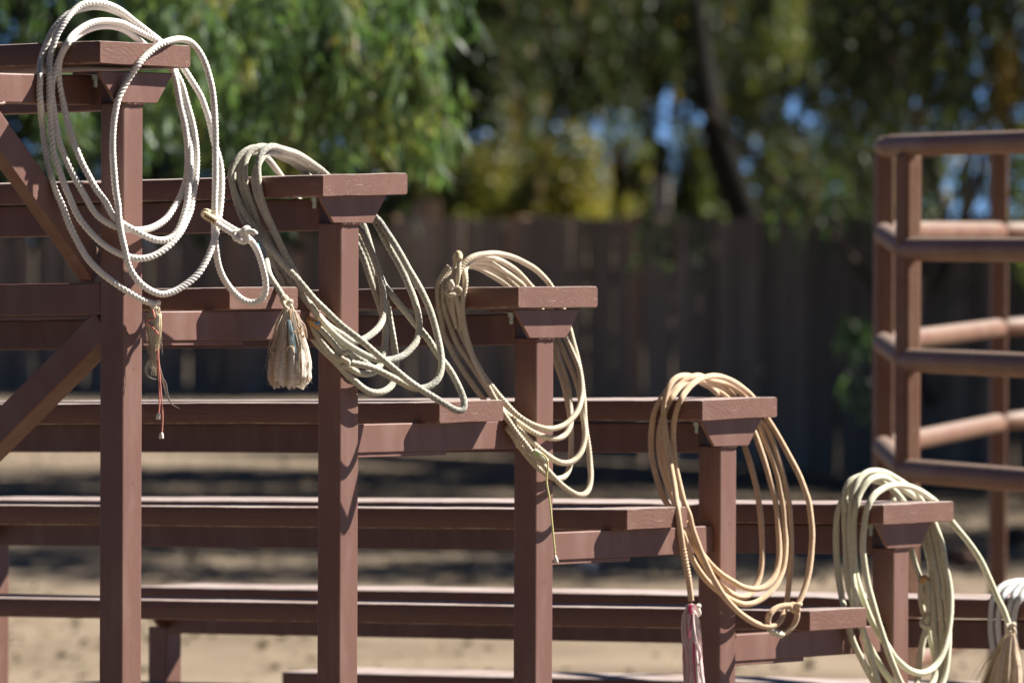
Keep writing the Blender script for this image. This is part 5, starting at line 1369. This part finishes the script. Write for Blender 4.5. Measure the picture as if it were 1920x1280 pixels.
    shade('unseen tree added far left behind the photographer to block the low sky', (-8.0, -19.0), (5.5, 5.5, 2.6), 4.0, 9000, .3, .15)


trees()


def shrub(name, label, px, z, wpx, ytop, n, cols, wts, seed, L=.11, Wd=.055, group=None):
    rs = np.random.default_rng(seed)
    b = atg(px, z)
    t = empty(name, b); tag(t, label, 'shrub', group)
    top = at(px, ytop, z)[2]
    wr = wpx / F_PX * z / 2
    for k in range(4):
        a = k * 1.7
        e = b + np.array([math.cos(a) * wr * .5, math.sin(a) * wr * .5, top * .75])
        limb('stem', t, [b, (b + e) / 2 + [0.05, 0, .05], e], [.03, .022, .01], 'bark')
    P = ell_points(n, b + np.array([0, 0, top * .55]), (wr, wr * .9, top * .5), rs, .2)
    crown(t, [scatter(P, L, Wd, cols, wts, rs)], name='foliage')


G = 'flowering shrubs beyond the fence'
shrub('flowering_shrub', 'yellow flowering shrub just left of the dark post beyond the fence', 1050, 90, 270, 272, 15000, YELLOW, [5, 3, 1.5, .6], 1, group=G)
shrub('flowering_shrub', 'widest yellow-green flowering shrub beyond the fence, above the third plank', 880, 91, 220, 290, 12000, YELLOW, [2.4, 3, 3, 1.5], 2, group=G)
shrub('flowering_shrub', 'pale green shrub between the two posts beyond the fence', 1195, 92, 150, 268, 8000, YELLOW, [1.2, 2, 3, 2], 3, group=G)
shrub('flowering_shrub', 'green shrub right of the pale striped post beyond the fence', 1310, 91, 130, 262, 8000, YELLOW, [.5, 1, 3, 4], 4, group=G)
shrub('flowering_shrub', 'small green shrub right of the leaning black trunk beyond the fence', 1470, 90, 150, 290, 7000, YELLOW, [.7, 1, 3, 4], 6, group=G)
shrub('flowering_shrub', 'yellow shrub beyond the fence, half hidden behind its two neighbours', 955, 94, 240, 280, 12000, YELLOW, [4, 3, 2, .6], 8, group=G)
shrub('flowering_shrub', 'leftmost yellow-green shrub beyond the fence, beside the second plank end', 775, 93, 170, 320, 9000, YELLOW, [2, 3, 3, 1.5], 9, group=G)
shrub('dark_shrub', 'dull green shrub behind the pipe corral at the right edge', 1905, 60, 160, 560, 2600, OLIVE, [3, 3, 2, .4, .4], 14, .08, .03)


def posts_beyond():
    b = atg(1157, 83)
    o = empty('dark_post', b); tag(o, 'slim dark post with a reddish cap beyond the fence', 'post')
    link_mesh('shaft', box_mesh('shaft', .10, .10, 2.3, .008), M['bark_dark'], o, (0, 0, 1.15), (0, 0, .5))
    link_mesh('cap', box_mesh('cap', .13, .13, .22, .015), M['pipe'], o, (0, 0, 2.41), (0, 0, .5))
    b = atg(1238, 83)
    o = empty('striped_post', b); tag(o, 'reddish post with a pale banded lower part beyond the fence', 'post')
    link_mesh('shaft', box_mesh('shaft', .15, .15, 2.55, .01), M['bark_dark'], o, (0, 0, 1.275), (0, 0, .5))
    for k in range(4):
        link_mesh('band', box_mesh('band', .18, .18, .10, .01), M['pale_stone'], o, (0, 0, 1.74 + k * .125), (0, 0, .5))


posts_beyond()


# ------------------------------------------------------------------ pipe corral
def corral():
    P0 = (1702, 18.6); P0b = (2350, 16.6)
    P1 = (1656, 20.3); P2 = (1872, 23.0); P2b = (2300, 27.5)
    HT = [1.735, 1.492, 1.232, 0.973, 0.40]
    r = 0.028

    def pt(pz, h): return atg(pz[0], pz[1], h)

    def panel(name, label, a, b, uprights, hts, over=(0, 0), rr=r, end=None):
        org = pt(a, 0)
        root = empty(name, org); tag(root, label, 'corral panel', 'rusty pipe corral panels')
        A, B = pt(a, 0), pt(b, 0); d = B - A; L = np.linalg.norm(d); d /= L
        for k, h in enumerate(hts):
            ex = over if k == 0 else (0.004, 0)
            p0 = A + d * (-ex[0]) + [0, 0, h]; p1 = B + d * ex[1] + [0, 0, (end or hts)[k]]
            n = 8
            Q = np.array([p0 + (p1 - p0) * t for t in np.linspace(0, 1, n)])
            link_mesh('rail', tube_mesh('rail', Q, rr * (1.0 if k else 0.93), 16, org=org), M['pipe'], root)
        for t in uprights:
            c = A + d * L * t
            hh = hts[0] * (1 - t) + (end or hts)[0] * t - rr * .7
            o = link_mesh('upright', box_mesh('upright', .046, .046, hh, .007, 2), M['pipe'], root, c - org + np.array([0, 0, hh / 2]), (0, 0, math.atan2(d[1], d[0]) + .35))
        return root
    panel('corral_panel', 'nearest rusty pipe corral panel running out of the picture at the right edge', P0, P0b, (0.0, 0.62, 1.0), HT, (0.30 * .4, 0))
    panel('corral_panel', 'short end-on pipe corral panel forming the left corner of the pen', P0, P1, (1.0,), HT, (0, .06), r * .98, [1.752, 1.53, 1.25, 0.985, 0.40])
    panel('corral_panel', 'farther pipe corral panel with sunlit rails behind the nearest one', P1, P2, (1.0,), [1.752, 1.535, 1.25, 0.985, 0.40], (0.0, 0.0), r * .96, [1.80, 1.54, 1.26, 0.985, 0.40])
    panel('corral_panel', 'rearmost pipe corral panel at the right edge beyond the third upright', P2, P2b, (1.0,), [1.80, 1.54, 1.26, 0.985, 0.40], (0.0, 0.0), r * .96, [1.86, 1.55, 1.27, 0.985, 0.40])


corral()


def stone(label, px, z, size, seed, mat='stone', sink=0.3):
    b = atg(px, z)
    bm = bmesh.new(); bmesh.ops.create_icosphere(bm, subdivisions=3, radius=1.0)
    for v in bm.verts:
        k = 1 + 0.28 * mnoise.noise(v.co * 1.3 + Vector((seed, 0, 0))) + 0.1 * mnoise.noise(v.co * 4 + Vector((0, seed, 0)))
        v.co = Vector((v.co.x * size[0], v.co.y * size[1], v.co.z * size[2])) * k
    me = bpy.data.meshes.new('stone'); bm.to_mesh(me); bm.free()
    for p in me.polygons: p.use_smooth = True
    o = link_mesh('stone', me, M[mat], None, Vector(b) + Vector((0, 0, size[2] * (1 - sink))), (0.2, 0.3, seed))
    tag(o, label, 'stone', 'stones on the dirt')


stone('reddish stone on the dirt under the pipe corral', 1806, 37, (.085, .05, .045), 1, 'red_stone')
stone('pale stone on the dirt below the third plank end', 1100, 36.2, (.055, .05, .035), 2, 'pale_stone')
stone('low brown stone right of the pipe corral upright', 1905, 40, (.07, .06, .045), 3, 'red_stone')


def litter():
    """dry leaves, twigs and clods lying about on the dirt"""
    rs = np.random.default_rng(77)
    n = 4500
    z = 24 + 44 * rs.random(n) ** 1.2; px = -150 + 2250 * rs.random(n)
    ok = np.array([mnoise.noise(Vector((a * .004, b * .25, 1))) for a, b in zip(px, z)]) > -0.3
    px, z = px[ok], z[ok]; n = len(z)
    P = CAMW + CF * z[:, None] + CR * ((px - 960) / F_PX * z)[:, None]
    P[:, 2] = 0.0
    P[:, 2] = [0.035 * mnoise.noise(Vector((p[0] * 0.25, p[1] * 0.25, 0))) + 0.015 * mnoise.noise(Vector((p[0], p[1], 3))) - 0.012 for p in P]
    D = rs.standard_normal((n, 3)); D[:, 2] = 0.25 * rs.random(n)
    V, F = leaf_quads(P, D, .02 + .05 * rs.random(n), .012 + .025 * rs.random(n), rs)
    T = pick_tint(n, [(0.16, 0.12, 0.075), (0.12, 0.09, 0.055), (0.26, 0.20, 0.13), (0.12, 0.11, 0.06), (0.08, 0.06, 0.04)], [3, 3, 3, 1, 1], rs)
    o = link_mesh('leaf_litter', np_mesh('leaf_litter', V, F, False, T), M['fibre'])
    tag(o, 'dry leaves and bits of twig scattered over the dirt', 'leaf litter', kind='stuff')


litter()
